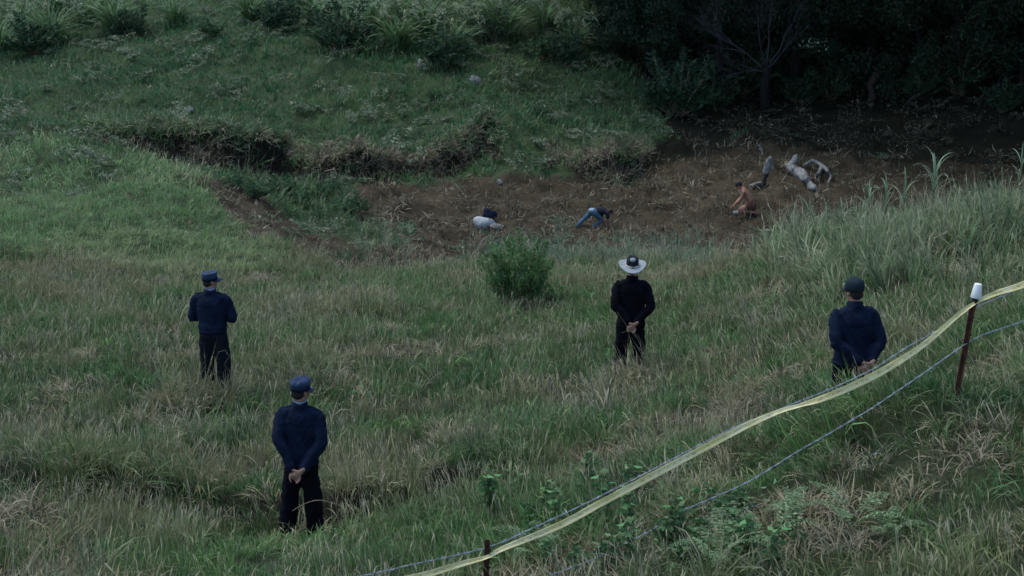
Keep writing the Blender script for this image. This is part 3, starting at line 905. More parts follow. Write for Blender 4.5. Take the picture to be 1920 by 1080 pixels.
def tape_material():
    m = mat('barrier_tape', (.76, .66, .27), (.86, .78, .44), 7, .45, .25, 18, trans=.18)
    n, l = m.node_tree.nodes, m.node_tree.links
    p = n['Principled BSDF']
    src = p.inputs['Base Color'].links[0].from_socket
    uv = n.new('ShaderNodeAttribute'); uv.attribute_name = 'along'      # r = metres along, g = across 0..1
    sep = n.new('ShaderNodeSeparateColor'); l.new(uv.outputs['Color'], sep.inputs[0])
    cm = n.new('ShaderNodeCombineXYZ'); 
    mul = n.new('ShaderNodeMath'); mul.operation = 'MULTIPLY'; mul.inputs[1].default_value = 22; l.new(sep.outputs[0], mul.inputs[0])
    mul2 = n.new('ShaderNodeMath'); mul2.operation = 'MULTIPLY'; mul2.inputs[1].default_value = 3.0; l.new(sep.outputs[1], mul2.inputs[0])
    l.new(mul.outputs[0], cm.inputs[0]); l.new(mul2.outputs[0], cm.inputs[1])
    no = n.new('ShaderNodeTexNoise'); no.inputs['Scale'].default_value = 1.0; no.inputs['Detail'].default_value = 3; l.new(cm.outputs[0], no.inputs['Vector'])
    cr = n.new('ShaderNodeValToRGB'); cr.color_ramp.elements[0].position = .52; cr.color_ramp.elements[1].position = .60
    l.new(no.outputs['Fac'], cr.inputs[0])
    bnd = n.new('ShaderNodeMapRange'); bnd.inputs[1].default_value = .30; bnd.inputs[2].default_value = .34; l.new(sep.outputs[1], bnd.inputs[0])
    bn2 = n.new('ShaderNodeMapRange'); bn2.inputs[1].default_value = .70; bn2.inputs[2].default_value = .66; l.new(sep.outputs[1], bn2.inputs[0])
    f1 = n.new('ShaderNodeMath'); f1.operation = 'MULTIPLY'; l.new(bnd.outputs[0], f1.inputs[0]); l.new(bn2.outputs[0], f1.inputs[1])
    f2 = n.new('ShaderNodeMath'); f2.operation = 'MULTIPLY'; l.new(f1.outputs[0], f2.inputs[0]); l.new(cr.outputs[0], f2.inputs[1])
    f3 = n.new('ShaderNodeMath'); f3.operation = 'MULTIPLY'; f3.inputs[1].default_value = .55; l.new(f2.outputs[0], f3.inputs[0])
    mx = n.new('ShaderNodeMix'); mx.data_type = 'RGBA'; l.new(f3.outputs[0], mx.inputs[0]); l.new(src, mx.inputs[6]); mx.inputs[7].default_value = (.16, .16, .14, 1)
    l.new(mx.outputs[2], p.inputs['Base Color'])
    return m
M_TAPE = tape_material()

# ------------------------------------------------------------------ people
def fold_disp(amp, sc=1.0, seed=0, yoke=None):
    """cloth: slanting drag folds, finer creases, an optional seam across the back"""
    def f(co):
        x, y, z = co[:, 0], co[:, 1], co[:, 2]
        a = 1 - np.abs(fbm(x * 7 * sc + y * 4 + z * 4.0, z * 7 * sc - np.abs(x) * 13 + y * 3, 201 + seed, 2) * 2 - 1) * 1.6
        b = 1 - np.abs(fbm(x * 15 - z * 6, z * 14 * sc + y * 9 - np.abs(x) * 16, 203 + seed, 2) * 2 - 1) * 1.6
        d = (a * .8 + b * .45 - .75) * amp
        if yoke:
            d = d - .006 * np.exp(-((z - yoke) / .009) ** 2) * (np.abs(x) < .19) + .004 * sstep(yoke - .004, yoke + .02, z)
        return d
    return f

def band(center, rx, ry, h, th, n=28, flare=0.0, tilt=0.0, rot=0.0):
    """closed band (collar, waistband, hat cord) as mesh arrays"""
    V, F = [], []
    prof = [(0, -h / 2), (th, -h / 2), (th + flare, h / 2), (flare, h / 2)]
    M = Matrix.Translation(Vector(center)) @ Euler((tilt, 0, rot)).to_matrix().to_4x4()
    for k in range(n):
        w = 2 * math.pi * k / n
        for o, z in prof:
            V.append(M @ Vector(((rx + o) * math.cos(w), (ry + o) * math.sin(w), z)))
    for k in range(n):
        for j in range(4):
            F.append((k * 4 + j, ((k + 1) % n) * 4 + j, ((k + 1) % n) * 4 + (j + 1) % 4, k * 4 + (j + 1) % 4))
    return V, F

def lathe(prof, ax=1.0, ay=1.0, n=32, mod=None):
    V, F = [], []
    for (r, z) in prof:
        for k in range(n):
            w = 2 * math.pi * k / n
            x, y, zz = r * ax * math.cos(w), r * ay * math.sin(w), z
            if mod: x, y, zz = mod(x, y, zz, w, r)
            V.append(Vector((x, y, zz)))
    for i in range(len(prof) - 1):
        for k in range(n): F.append((i * n + k, i * n + (k + 1) % n, (i + 1) * n + (k + 1) % n, (i + 1) * n + k))
    F.append(tuple(range(n))[::-1]); F.append(tuple(range((len(prof) - 1) * n, len(prof) * n)))
    return V, F

def hand(bl, wrist, d, nrm, thumb, curl, s=1.0):
    w = Vector(wrist); d = Vector(d).normalized(); nn = Vector(nrm); nn = (nn - nn.dot(d) * d).normalized(); sd = d.cross(nn)
    bl.loft([w - d * .03, w + d * .02, w + d * .06 * s, w + d * .095 * s], [(.024, .019), (.031, .017), (.040, .016), (.038, .013)], ref=nn, n=12)
    for off, L in ((-.030, .060), (-.010, .074), (.011, .078), (.031, .068)):
        p = w + d * .088 * s + sd * off * s; dirv = d.copy(); pts = [p - d * .015, p]
        dirv = (d + sd * off * 2.5).normalized()
        for q in range(3):
            R_ = Matrix.Rotation(curl * (.7 + .35 * q), 3, sd)
            dirv = (R_ @ dirv) if (R_ @ d).dot(nn) > d.dot(nn) else (Matrix.Rotation(-curl * (.7 + .35 * q), 3, sd) @ dirv)
            p = p + dirv * L * s * (.44, .32, .26)[q]; pts.append(p.copy())
        bl.loft(pts, [.0095, .0095, .0088, .0080, .0068], ref=nn, n=8, sub=2)
    t0 = w + d * .028 * s + sd * thumb * .030; t1 = t0 + (d * .55 + sd * thumb * .75 + nn * .25).normalized() * .042 * s
    t2 = t1 + (d * .85 + sd * thumb * .25 + nn * .35).normalized() * .034 * s
    t3 = t2 + (d * .9 + nn * .4).normalized() * .024 * s
    bl.loft([t0, t1, t2, t3], [.014, .0115, .0105, .008], ref=nn, n=8, sub=2)

def head_shape(bl, c, yaw, pitch=0.0, s=1.0):
    i = len(bl.V)
    bl.ell((0, -.005, .035), (.076, .096, .098)); bl.ell((0, .030, -.045), (.060, .066, .070)); bl.ell((0, .05, -.085), (.034, .034, .026))
    bl.ell((0, .078, .028), (.052, .020, .014))                                             # brow
    bl.loft([(0, .088, .022), (0, .106, -.012), (0, .112, -.028), (0, .096, -.036)], [.009, .012, .015, .012], n=8)   # nose
    bl.ell((0, .088, -.062), (.024, .010, .006)); bl.ell((0, .086, -.073), (.022, .010, .006))    # lips
    for sd in (-1, 1):
        bl.ell((sd * .079, -.004, -.005), (.010, .020, .033), (0, 0, sd * .25))              # ears
        bl.ell((sd * .042, .060, -.022), (.026, .026, .022))                                 # cheeks
        bl.ell((sd * .031, .078, .010), (.014, .012, .010))                                  # eyes
    M = Matrix.Translation(Vector(c)) @ Euler((pitch, 0, yaw), 'XYZ').to_matrix().to_4x4() @ Matrix.Scale(s, 4)
    bl.xform(i, M)
    return M

def arms_behind(zw, xw=.055, el=(.275, -.105, 1.12), sh=(.172, 0, 1.41), cy=-.205, cx=0.0):
    out = []
    for sd in (-1, 1):
        out.append([Vector((sd * sh[0], sh[1], sh[2] - .008 * sd)), Vector((sd * (el[0] + .012 * sd), el[1] + .02 * sd, el[2] - .018 * sd)), Vector((cx + sd * xw, cy, zw - .008 * sd))])
    return out
def arms_crossed():
    return [[Vector((sd * .19, 0, 1.41)), Vector((sd * .275, .03, 1.10)), Vector((-sd * .05, .24 + sd * .02, 1.17))] for sd in (-1, 1)]

def standing_man(loc, yaw, label, pose, hat, mj, mt, hem=.86, girth=1.0, head_yaw=0.0, height=1.74, zw=.86, stance=.15, blouse=False, shirt=True, xw=.055, cx=0.0, elx=.275):
    root = empty('person', loc, label, 'person', 'people watching from the slope', yaw, height / 1.74)
    root.rotation_euler[1] = {'eight_point': .022, 'patrol': -.02, 'brimmed': .012, 'baseball': -.018}[hat]
    arms = arms_behind(zw, xw, cx=cx, el=(elx, -.105, 1.12)) if pose == 'behind' else arms_crossed()
    g = girth
    # --- body, one continuous skin
    b = Blob()
    b.loft([(0, 0, .84), (0, -.005, .95), (0, 0, 1.07), (0, .005, 1.28), (0, 0, 1.39), (0, -.01, 1.44)], [(.12, .085), (.14, .09), (.12, .085), (.14, .095), (.125, .07), (.06, .055)], n=18)
    b.loft([(0, -.02, 1.42), (0, -.005, 1.50), (0, .005, 1.56)], [(.062, .060), (.056, .058), (.056, .060)], n=14)
    HM = head_shape(b, (0, .012, 1.615), head_yaw)
    for sd, (S, E, W) in zip((-1, 1), arms):
        b.loft([S, S.lerp(E, .5), E, E.lerp(W, .5), W], [.040, .037, .033, .033, .026], ref=(0, 1, 0.2), n=12)
        if pose == 'behind':
            if sd < 0: hand(b, W + Vector((0, -.012, 0)), (.62, -.16, -.75), (0, -1, -.1), 1, .35)
            else: hand(b, W + Vector((0, -.045, .012)), (-.66, -.05, -.62), (0, 1, .1), -1, .55)
        else:
            hand(b, W, (-sd * .9, -.12, .12), (0, -1, 0), sd, .25)
        b.loft([(sd * .09, 0, .86), (sd * .115, .012, .48), (sd * stance, -.01, .09)], [.075, .052, .036], n=12)
        b.loft([(sd * stance, -.05, .05), (sd * (stance + .015), .05, .045), (sd * (stance + .03), .14, .03)], [(.035, .04), (.04, .03), (.036, .02)], ref=(0, 0, 1), n=10)
    b.finish('body', M_SKIN, root, voxel=.0098, smooth=2)
    # --- hair below the cap
    h = Blob()
    h.ell((0, -.010, .040), (.081, .100, .101)); h.ell((0, -.045, -.015), (.070, .058, .055))
    h.xform(0, HM)
    h.finish('hair', M_HAIR, root, voxel=.012, smooth=2)
    # --- trousers
    t = Blob()
    t.loft([(0, 0, .82), (0, -.01, .92), (0, 0, 1.04)], [(.165 * g, .125 * g), (.175 * g, .135 * g), (.16 * g, .12 * g)], n=20)
    for sd in (-1, 1):
        t.loft([(sd * .09 * g, -.005, .88), (sd * .10 * g, .0, .70), (sd * .118, .012, .48), (sd * (stance * .5 + .06), .0, .30), (sd * stance, -.01, .11)], [(.108 * g, .120 * g), (.106 * g, .116 * g), .099, .095, .094], n=16)
        t.ell((sd * .075, -.075 * g, .88), (.085 * g, .07 * g, .09))
    t.finish('trousers', mt, root, voxel=.014, smooth=3, disp=fold_disp(.014, 1.0, 7 + int(hem * 100) % 9))
    # --- jacket
    j = Blob()
    hw = (.178 * g, .140 * g) if blouse else (.192 * g, .152 * g)
    j.loft([(0, -.005, hem), (0, -.005, hem + .07), (0, 0, 1.06), (0, 0, 1.22), (0, -.005, 1.33), (0, -.008, 1.41), (0, -.015, 1.455), (0, -.015, 1.475)],
           [hw, (.205 * g, .162 * g) if blouse else (.192 * g, .150 * g), (.190 * g, .146 * g), (.205 * g, .150 * g), (.208 * g, .140 * g), (.175 * g, .105), (.105, .082), (.080, .076)], n=24)
    for sd, (S, E, W) in zip((-1, 1), arms):
        j.ell((sd * .160 * g, -.005, 1.388), (.078, .078, .062)); j.loft([(sd * .06, -.012, 1.445), (sd * .13, -.010, 1.425), (sd * .185 * g, -.008, 1.405)], [(.060, .03), (.066, .035), (.06, .035)], ref=(0, 0, 1), n=10)
        ed = (W - E).normalized()
        j.loft([Vector((sd * .15 * g, -.005, 1.39)), S + Vector((sd * .015 * (g * 3 - 2), 0, -.035)), S.lerp(E, .55) + Vector((sd * .02, 0, 0)), E + Vector((sd * .012, -.01, 0)), E.lerp(W, .45), W - ed * .035],
               [.066, .068, .066, .065, .059, .049], ref=(0, 1, .2), n=16)
    jk = j.finish('jacket', mj, root, voxel=.012, smooth=6, disp=fold_disp(.013, 1.0, int(abs(yaw) * 100) % 17, 1.285))
    for sd, (S, E, W) in zip((-1, 1), arms):                # cuffs
        ed = (W - E).normalized(); c = Blob()
        c.loft([W - ed * .055, W - ed * .040, W - ed * .006], [.0545, .056, .049], n=16, cap=True, sub=1)
        c.raw('cuff', mj, jk)
    V, F = band((0, -.004, hem + .012), hw[0] + .006, hw[1] + .006, .055 if blouse else .030, .010, 36); mesh_obj('waistband', build_mesh('waistband', V, F), mj, jk)
    V, F = band((0, -.014, 1.490), .074, .074, .052, .010, 28, flare=-.004, tilt=.10); mesh_obj('collar', build_mesh('collar', V, F), mj, jk)
    V, F = band((0, -.019, 1.347), .0, .0, .001, .001, 4)
    if shirt:
        V, F = band((0, -.008, 1.520), .0600, .062, .040, .006, 28, tilt=.06); mesh_obj('shirt_collar', build_mesh('shirt_collar', V, F), M_SHIRT, root)
        for sd in (-1, 1):                                    # shoulder straps
            s_ = Blob(); s_.loft([(sd * .095, -.01, 1.476), (sd * .15 * g, -.008, 1.462), (sd * .205 * g, -.006, 1.442)], [(.024, .006), (.026, .006), (.027, .006)], ref=(0, 0, 1), n=10)
            s_.raw('shoulder_strap', mj, jk)
    # --- shoes
    for sd in (-1, 1):
        s_ = Blob()
        s_.loft([(sd * stance, -.075, .045), (sd * (stance + .005), -.02, .060), (sd * (stance + .018), .08, .050), (sd * (stance + .035), .175, .030)], [(.036, .042), (.042, .055), (.048, .042), (.040, .026)], ref=(0, 0, 1), n=12)
        s_.finish('shoe', M_SHOE, root, voxel=.012, smooth=2)
    # --- headgear
    HC = HM @ Matrix.Translation(Vector((0, 0, .062))) @ Euler((.20 if hat == 'brimmed' else -.03, 0, 0)).to_matrix().to_4x4()
    def put(V, F, name, m, par):
        return mesh_obj(name, build_mesh(name, [HC @ Vector(v) for v in V], F), m, par)
    def visor(par, m, L=.075, droop=.028, w=1.05):
        V, F, n = [], [], 18
        for lay in (0, 1):
            for r in (0, .5, 1.0):
                for k in range(n + 1):
                    a = math.pi * (.16 + .68 * k / n)
                    x = .088 * math.cos(a) * w * (1 + .06 * r); y = .104 * math.sin(a) + L * r * math.sin((k / n) * math.pi) ** .7
                    z = -.022 - droop * r - .016 * abs(math.cos(a)) ** 2 * (r + .2) - lay * .005
                    V.append((x, y, z))
        q = n + 1
        for lay in (0, 1):
            for r in range(2):
                for k in range(n):
                    o = lay * 3 * q + r * q + k
                    f = (o, o + 1, o + q + 1, o + q); F.append(f if lay == 0 else f[::-1])
        for k in range(n): F.append((2 * q + k, 2 * q + k + 1, 5 * q + k + 1, 5 * q + k))
        put(V, F, 'visor', m, par)
    if hat == 'eight_point':
        def md(x, y, z, w, r):
            k = 1 + .045 * math.cos(8 * w) * (1 if z > .025 else 0)
            return x * k, y * k, z + (.006 * math.cos(8 * w) if z > .05 else 0) + .012 * (y / .1) * (1 if z > .03 else 0)
        V, F = lathe([(.090, -.035), (.091, .006), (.093, .010), (.104, .036), (.101, .060), (.082, .078), (.045, .085), (.006, .087)], .94, 1.06, 48, md)
        cp_ = put(V, F, 'cap', M_NAVY2, root); visor(cp_, M_NAVY2)
        V, F = band((0, 0, -.012), .0915, .105, .042, .004, 40); put(V, F, 'cap_band', M_NAVY, cp_)
    elif hat == 'patrol':
        def md(x, y, z, w, r): return x, y, z + (.010 * (y / .1) if z > .02 else 0)
        V, F = lathe([(.092, -.040), (.093, .0), (.096, .030), (.100, .060), (.098, .068), (.088, .071), (.050, .068), (.006, .067)], .97, 1.12, 40, md)
        cp_ = put(V, F, 'cap', M_NAVY2, root); visor(cp_, M_NAVY2, .082, .022)
        V, F = band((0, 0, -.018), .0915, .105, .036, .004, 40); put(V, F, 'cap_band', M_NAVY, cp_)
    elif hat == 'baseball':
        V, F = lathe([(.091, -.045), (.094, -.01), (.095, .02), (.088, .052), (.070, .074), (.042, .088), (.012, .094), (.003, .094)], .98, 1.13, 40)
        cp_ = put(V, F, 'cap', M_CAPD, root); visor(cp_, M_CAPD, .078, .026)
        b_ = Blob(); b_.ell((0, 0, .096), (.010, .010, .005)); put(b_.V, b_.F, 'button', M_CAPD, cp_)
        b_ = Blob(); i0 = 0
        b_.ell((-.055, .098, .005), (.020, .006, .017), (0, 0, .5)); put(b_.V, b_.F, 'badge', M_WHITE, cp_)
    elif hat == 'brimmed':
        R0 = .188
        def mb(x, y, z, w, r):
            t = max(0, (r - .09) / (R0 - .09))
            return x, y, z + .016 * t ** 1.6 * abs(math.cos(w)) ** 2.2 - .034 * t * abs(math.sin(w)) ** 2 * (1.3 if math.sin(w) < 0 else .6)
        V, F = lathe([(.080, -.012), (.10, -.012), (.14, -.010), (.17, -.006), (R0, .0), (R0 + .001, .006), (.17, .0), (.14, -.003), (.10, -.004), (.080, -.004)], 1.0, 1.06, 48, mb)
        ht = put(V, F, 'hat', M_STRAW, root)
        def mc(x, y, z, w, r):
            return x * (1 - .16 * max(0, z) / .11 * (math.sin(w) > .2)), y * (1.0 if y > 0 else .97), z - (.022 * math.exp(-(x / .022) ** 2) if z > .085 else 0) + .012 * (y / .1) * (z > .05)
        V, F = lathe([(.088, -.010), (.087, .02), (.083, .06), (.078, .09), (.068, .106), (.050, .112), (.026, .110), (.004, .109)], 1.0, 1.14, 40, mc)
        put(V, F, 'crown', M_CROWN, ht)
        V, F = band((0, 0, .004), .089, .1015, .016, .006, 40); put(V, F, 'hat_cord', M_BAND, ht)
        b_ = Blob(); b_.ell((0, -.055, .094), (.040, .034, .022), (.55, 0, 0)); put(b_.V, b_.F, 'crown_patch', M_STRAW, ht)
    return root

pA = on_ground(566, 14.75)
standing_man(pA, R(-4), 'man in navy jacket and black trousers, hands clasped behind him, nearest to the camera', 'behind', 'eight_point', M_NAVY, M_TROUSER, hem=.86, girth=.90, head_yaw=R(-32), height=1.63, zw=.85, stance=.15, cx=.0, elx=.205)
pB = on_ground(408, 20.3)
standing_man(pB, R(-10), 'man in navy jacket with folded arms and flat cap, farthest left', 'crossed', 'patrol', M_NAVY, M_TROUSERB, hem=.93, girth=1.0, head_yaw=R(-42), height=1.67, stance=.115, blouse=True)
pC = on_ground(1179, 20.8)
standing_man(pC, R(0), 'man in black coat and wide pale brimmed hat, hands behind his back', 'behind', 'brimmed', M_BLACK, M_BLACK, hem=.82, girth=.98, head_yaw=R(-3), height=1.68, zw=.90, stance=.125, shirt=False, xw=.05, elx=.235)
pD = on_ground(1592, 15.7)
standing_man(pD, R(10), 'stocky man in navy jacket and dark cap standing behind the fence, legs hidden by grass', 'behind', 'baseball', M_NAVY, M_BLACK, hem=.88, girth=1.02, head_yaw=R(14), height=1.72, zw=.93, stance=.15, shirt=False, xw=.06, cx=.05, elx=.235)

def crouching_person():
    p = ground_hit(1404, 404)
    root = empty('person', p, 'bare backed person kneeling and bending forward on the brown floor', 'person', None, R(78))
    b = Blob()
    b.loft([(0, -.08, .26), (0, -.02, .40), (0, .10, .60), (0, .19, .74), (0, .23, .80)], [(.16, .13), (.145, .11), (.165, .115), (.14, .09), (.06, .06)], ref=(0, 1, -.4), n=16)
    b.loft([(0, .21, .77), (0, .28, .84)], [.058, .055], sub=1)
    HM = head_shape(b, (0, .335, .865), 0, -.75)
    for sd in (-1, 1):
        S, E, W = Vector((sd * .185, .16, .70)), Vector((sd * .215, .27, .45)), Vector((sd * .10, .42, .30))
        b.loft([S, S.lerp(E, .5), E, E.lerp(W, .5), W], [.055, .05, .042, .04, .028], ref=(1, 0, 0))
        hand(b, W, (-sd * .2, .6, -.6), (0, -.6, -.6), -sd, .3)
        b.loft([(sd * .09, -.07, .25), (sd * .11, .10, .20), (sd * .13, .28, .12)], [.095, .082, .06], ref=(0, 0, 1))
        b.loft([(sd * .13, .27, .08), (sd * .12, .08, .09), (sd * .11, -.16, .07)], [.058, .060, .036], ref=(0, 0, 1))
        b.loft([(sd * .11, -.16, .07), (sd * .11, -.22, .05), (sd * .11, -.30, .03)], [(.035, .035), (.038, .03), (.036, .02)], ref=(0, 0, 1))
    b.finish('body', M_SKIN2, root, voxel=.012, smooth=3)
    h = Blob(); h.ell((0, -.012, .04), (.088, .106, .100)); h.ell((0, -.05, -.02), (.075, .055, .06)); h.xform(0, HM); h.finish('hair', M_HAIR, root, voxel=.014, smooth=2)
    t = Blob()
    t.loft([(0, -.10, .24), (0, -.06, .36)], [(.175, .15), (.16, .13)], ref=(0, 1, -.3), n=18, sub=1)
    for sd in (-1, 1): t.loft([(sd * .09, -.07, .25), (sd * .10, .04, .22)], [.108, .102], ref=(0, 0, 1), sub=1)
    t.finish('shorts', M_BROWNCLOTH, root, voxel=.014, smooth=3, disp=fold_disp(.012))
crouching_person()

def crawling_person():
    p = ground_hit(1122, 427)
    root = empty('person', p, 'person in blue jeans and dark shirt crawling on hands and feet', 'person', None, R(-62), .9)
    b = Blob()
    b.loft([(0, -.22, .60), (0, -.05, .60), (0, .14, .58), (0, .26, .54), (0, .31, .52)], [(.14, .11), (.125, .095), (.15, .105), (.13, .08), (.06, .06)], ref=(0, 0, 1), n=16)
    b.loft([(0, .28, .53), (0, .38, .52)], [.056, .055], sub=1)
    HM = head_shape(b, (0, .44, .50), 0, -1.25)
    for sd in (-1, 1):
        S, E, W = Vector((sd * .17, .24, .53)), Vector((sd * .20, .27, .29)), Vector((sd * .18, .31, .07))
        b.loft([S, S.lerp(E, .5), E, E.lerp(W, .5), W], [.05, .044, .037, .036, .027], ref=(0, 1, 0))
        hand(b, W, (0, .75, -.5), (0, -.3, -1), -sd, .15)
    legs = {1: [(.09, -.22, .56), (.13, .04, .30), (.11, -.22, .10)], -1: [(-.09, -.22, .56), (-.11, -.50, .36), (-.11, -.80, .14)]}
    for sd, L in legs.items():
        b.loft(L, [.078, .055, .036], ref=(1, 0, 0)); a = Vector(L[2])
        b.loft([a, a + Vector((0, -.02, -.05)), a + Vector((0, .10, -.08))], [(.036, .036), (.038, .035), (.034, .02)], ref=(0, 0, 1))
    b.finish('body', M_SKIN2, root, voxel=.012, smooth=3)
    h = Blob(); h.ell((0, -.012, .04), (.088, .106, .100)); h.ell((0, -.05, -.02), (.075, .055, .06)); h.xform(0, HM); h.finish('hair', M_HAIR, root, voxel=.014, smooth=2)
    t = Blob()
    t.loft([(0, -.27, .585), (0, -.12, .60)], [(.165, .14), (.15, .12)], ref=(0, 0, 1), n=18, sub=1)
    for sd, L in legs.items(): t.loft([Vector(L[0]), Vector(L[0]).lerp(Vector(L[1]), .5), Vector(L[1]), Vector(L[1]).lerp(Vector(L[2]), .6), Vector(L[2])], [.105, .092, .076, .068, .062], ref=(1, 0, 0))
    jn_ = t.finish('jeans', M_JEANS, root, voxel=.013, smooth=3, disp=fold_disp(.012))
    s_ = Blob(); s_.ell((0, -.27, .645), (.13, .12, .085)); s_.finish('faded_seat', M_JEANSL, jn_, voxel=.015, smooth=2)
    j = Blob()
    j.loft([(0, -.14, .60), (0, .02, .60), (0, .16, .58), (0, .27, .54)], [(.16, .125), (.16, .12), (.175, .125), (.12, .085)], ref=(0, 0, 1), n=18)
    for sd in (-1, 1): j.loft([(sd * .13, .22, .55), (sd * .185, .245, .50), (sd * .195, .255, .38)], [.075, .072, .062], ref=(0, 1, 0))
    j.finish('shirt', M_TEE, root, voxel=.013, smooth=3, disp=fold_disp(.014))
crawling_person()

# ------------------------------------------------------------------ sacks and bundle on the hollow floor
def lump_disp(amp, f=9, seed=0):
    def d(co):
        return ((fbm(co[:, 0] * f + co[:, 2] * f * .7, co[:, 1] * f - co[:, 2] * f * .5, 301 + seed, 3) - .5) * amp).astype(np.float32)
    return d
def sack(px, py, name, label, cat, m, parts, seed):
    p = ground_hit(px, py)
    b = Blob()
    for c, r, rot in parts: b.ell(c, r, rot)
    o = b.finish(name, m, None, voxel=.02, smooth=3, disp=lump_disp(.07, 7, seed))
    o.location = p; tag(o, label, cat)
sack(909, 431, 'sack', 'large white sack lying on the hollow floor', 'sack', M_SACK, [((-.03, 0, .16), (.30, .24, .19), None), ((-.12, .02, .20), (.24, .2, .17), (0, .2, 0)), ((.2, .03, .20), (.16, .14, .10), (0, .5, 0))], 1)
sack(931, 431, 'sack', 'small dusty pale bag slumped beside the large white sack', 'sack', M_SACK2, [((0, 0, .07), (.19, .15, .10), None), ((.12, .02, .05), (.12, .12, .07), None)], 2)
sack(917, 415, 'clothes_bundle', 'dark navy bundle of clothes behind the white sack', 'bundle', M_NAVY, [((-.02, 0, .15), (.20, .18, .17), None), ((.13, .04, .16), (.14, .13, .15), (0, .4, 0)), ((-.06, .0, .27), (.12, .12, .10), (0, .6, 0)), ((.16, 0, .24), (.06, .07, .08), None)], 3)
sack(1381, 404, 'paper_scrap', 'crumpled white rag on the earth beside the kneeling person', 'rag', M_SACK, [((0, 0, .05), (.11, .08, .06), (0, .2, 0)), ((.07, .02, .06), (.07, .06, .05), None)], 4)

# ------------------------------------------------------------------ rocks
def rock(px, py, r, label, seed, m=M_ROCK, sq=(1, 1, .8)):
    p = ground_hit(px, py)
    b = Blob(); rr = random.Random(seed)
    b.ell((0, 0, r * .22), (r * sq[0], r * sq[1], r * sq[2]), (rr.random(), rr.random(), rr.random()))
    b.ell((r * .4, 0, r * .3), (r * .6, r * .6, r * .5), (rr.random(), 1, 0)); b.ell((-r * .35, -.1 * r, r * .3), (r * .6, r * .6, r * .55), (0, rr.random(), 1))
    o = b.finish('rock', m, None, voxel=max(r * .10, .012), smooth=0, disp=lump_disp(r * 1.0, 1.5 / r, seed))
    o.location = p; tag(o, label, 'rock')
rock(893, 155, .24, 'pale grey boulder in the hillside grass, right of two', 1)
rock(795, 127, .22, 'mossy grey rock half hidden by a leafy plant on the hillside', 2, sq=(1.3, 1, .7))
rock(356, 208, .16, 'round whitish rock on the grassy ledge above the dark bank', 3)
rock(134, 206, .13, 'small pale rock at far left of the hillside', 4, sq=(.8, .8, 1.3))
rock(937, 345, .10, 'small stone at the foot of the middle bank', 5)
rock(1439, 437, .07, 'tiny white stone on the brown floor below the knoll', 6)
rock(527, 74, .11, 'small pale stone high on the hillside below the brush', 7, sq=(1.4, 1, .7))

# ------------------------------------------------------------------ driftwood and stump in the hollow
def wood(name, label, cat, pts, m=M_WOOD, disp=.05, extra=None, seed=0, vox=.03):
    """pts: (px, py, radius, lift above the ground)"""
    W = [ground_hit(a, b) + Vector((0, 0, l)) for a, b, r, l in pts]
    o0 = ground_hit(pts[0][0], pts[0][1])
    b = Blob(); b.loft([w - o0 for w in W], [p[2] for p in pts], ref=(0, 0, 1), n=12, sub=4)
    for ex in (extra or []):
        We = [ground_hit(a, b2) + Vector((0, 0, l)) - o0 for a, b2, r, l in ex]
        b.loft(We, [p[2] for p in ex], ref=(0, 0, 1), n=10, sub=4)
    o = b.finish(name, m, None, voxel=vox, smooth=2, disp=lump_disp(disp, 6, seed))
    o.location = o0; tag(o, label, cat)
wood('driftwood_log', 'thick pale weathered log lying on the brown hollow floor', 'log', [(1476, 318, .09, .10), (1486, 326, .17, .18), (1497, 334, .21, .20), (1508, 341, .15, .14), (1517, 352, .11, .10), (1526, 361, .12, .10)], disp=.12,
     extra=[[(1484, 322, .14, .22), (1490, 317, .11, .32), (1493, 315, .06, .38)], [(1480, 322, .10, .18), (1473, 319, .05, .2)]], seed=11)
wood('dead_branch', 'pale curved dead branch hooking right of the thick log', 'branch', [(1508, 318, .06, .12), (1523, 316, .075, .20), (1538, 322, .07, .22), (1549, 330, .055, .18), (1557, 338, .05, .10), (1552, 347, .035, .04)], disp=.03,
     extra=[[(1540, 323, .06, .22), (1537, 330, .065, .12), (1531, 336, .06, .05)]], seed=12, vox=.016)
def stump():
    p = ground_hit(1432, 354)
    root = empty('stump', p, 'dark split stump with pale bare wood at its top', 'stump')
    b = Blob()
    b.loft([(-.05, 0, -.08), (.0, 0, .25), (.08, 0, .60), (.14, 0, .80)], [.15, .09, .08, .05], n=12)
    b.loft([(.0, 0, .02), (.17, -.05, .12), (.20, -.08, -.02)], [.06, .045, .03]); b.loft([(0, 0, .1), (-.25, -.05, .12), (-.36, -.08, .0)], [.07, .09, .06])
    b.finish('trunk', M_DARKWOOD, root, voxel=.022, smooth=2, disp=lump_disp(.06, 6, 21))
    c = Blob(); c.loft([(.02, -.06, .55), (.10, -.05, .85), (.19, -.02, 1.08)], [(.10, .05), (.12, .05), (.06, .04)], ref=(0, 1, 0))
    c.loft([(.24, -.05, .55), (.27, -.04, .72), (.22, 0, .95)], [(.03, .03), (.05, .03), (.03, .03)], ref=(0, 1, 0))
    c.finish('bare_wood', M_WOOD, root, voxel=.02, smooth=2, disp=lump_disp(.04, 7, 22))
stump()
wood('dead_branch', 'short pale stick standing up behind the dark stump', 'branch', [(1430, 292, .035, .02), (1427, 289, .035, .12), (1423, 287, .04, .26)], disp=.02, seed=13, vox=.014)
wood('driftwood_log', 'small grey log on the floor beside the dark stump', 'log', [(1408, 351, .07, .06), (1416, 352, .10, .09), (1426, 351, .09, .08)], disp=.05, seed=14)

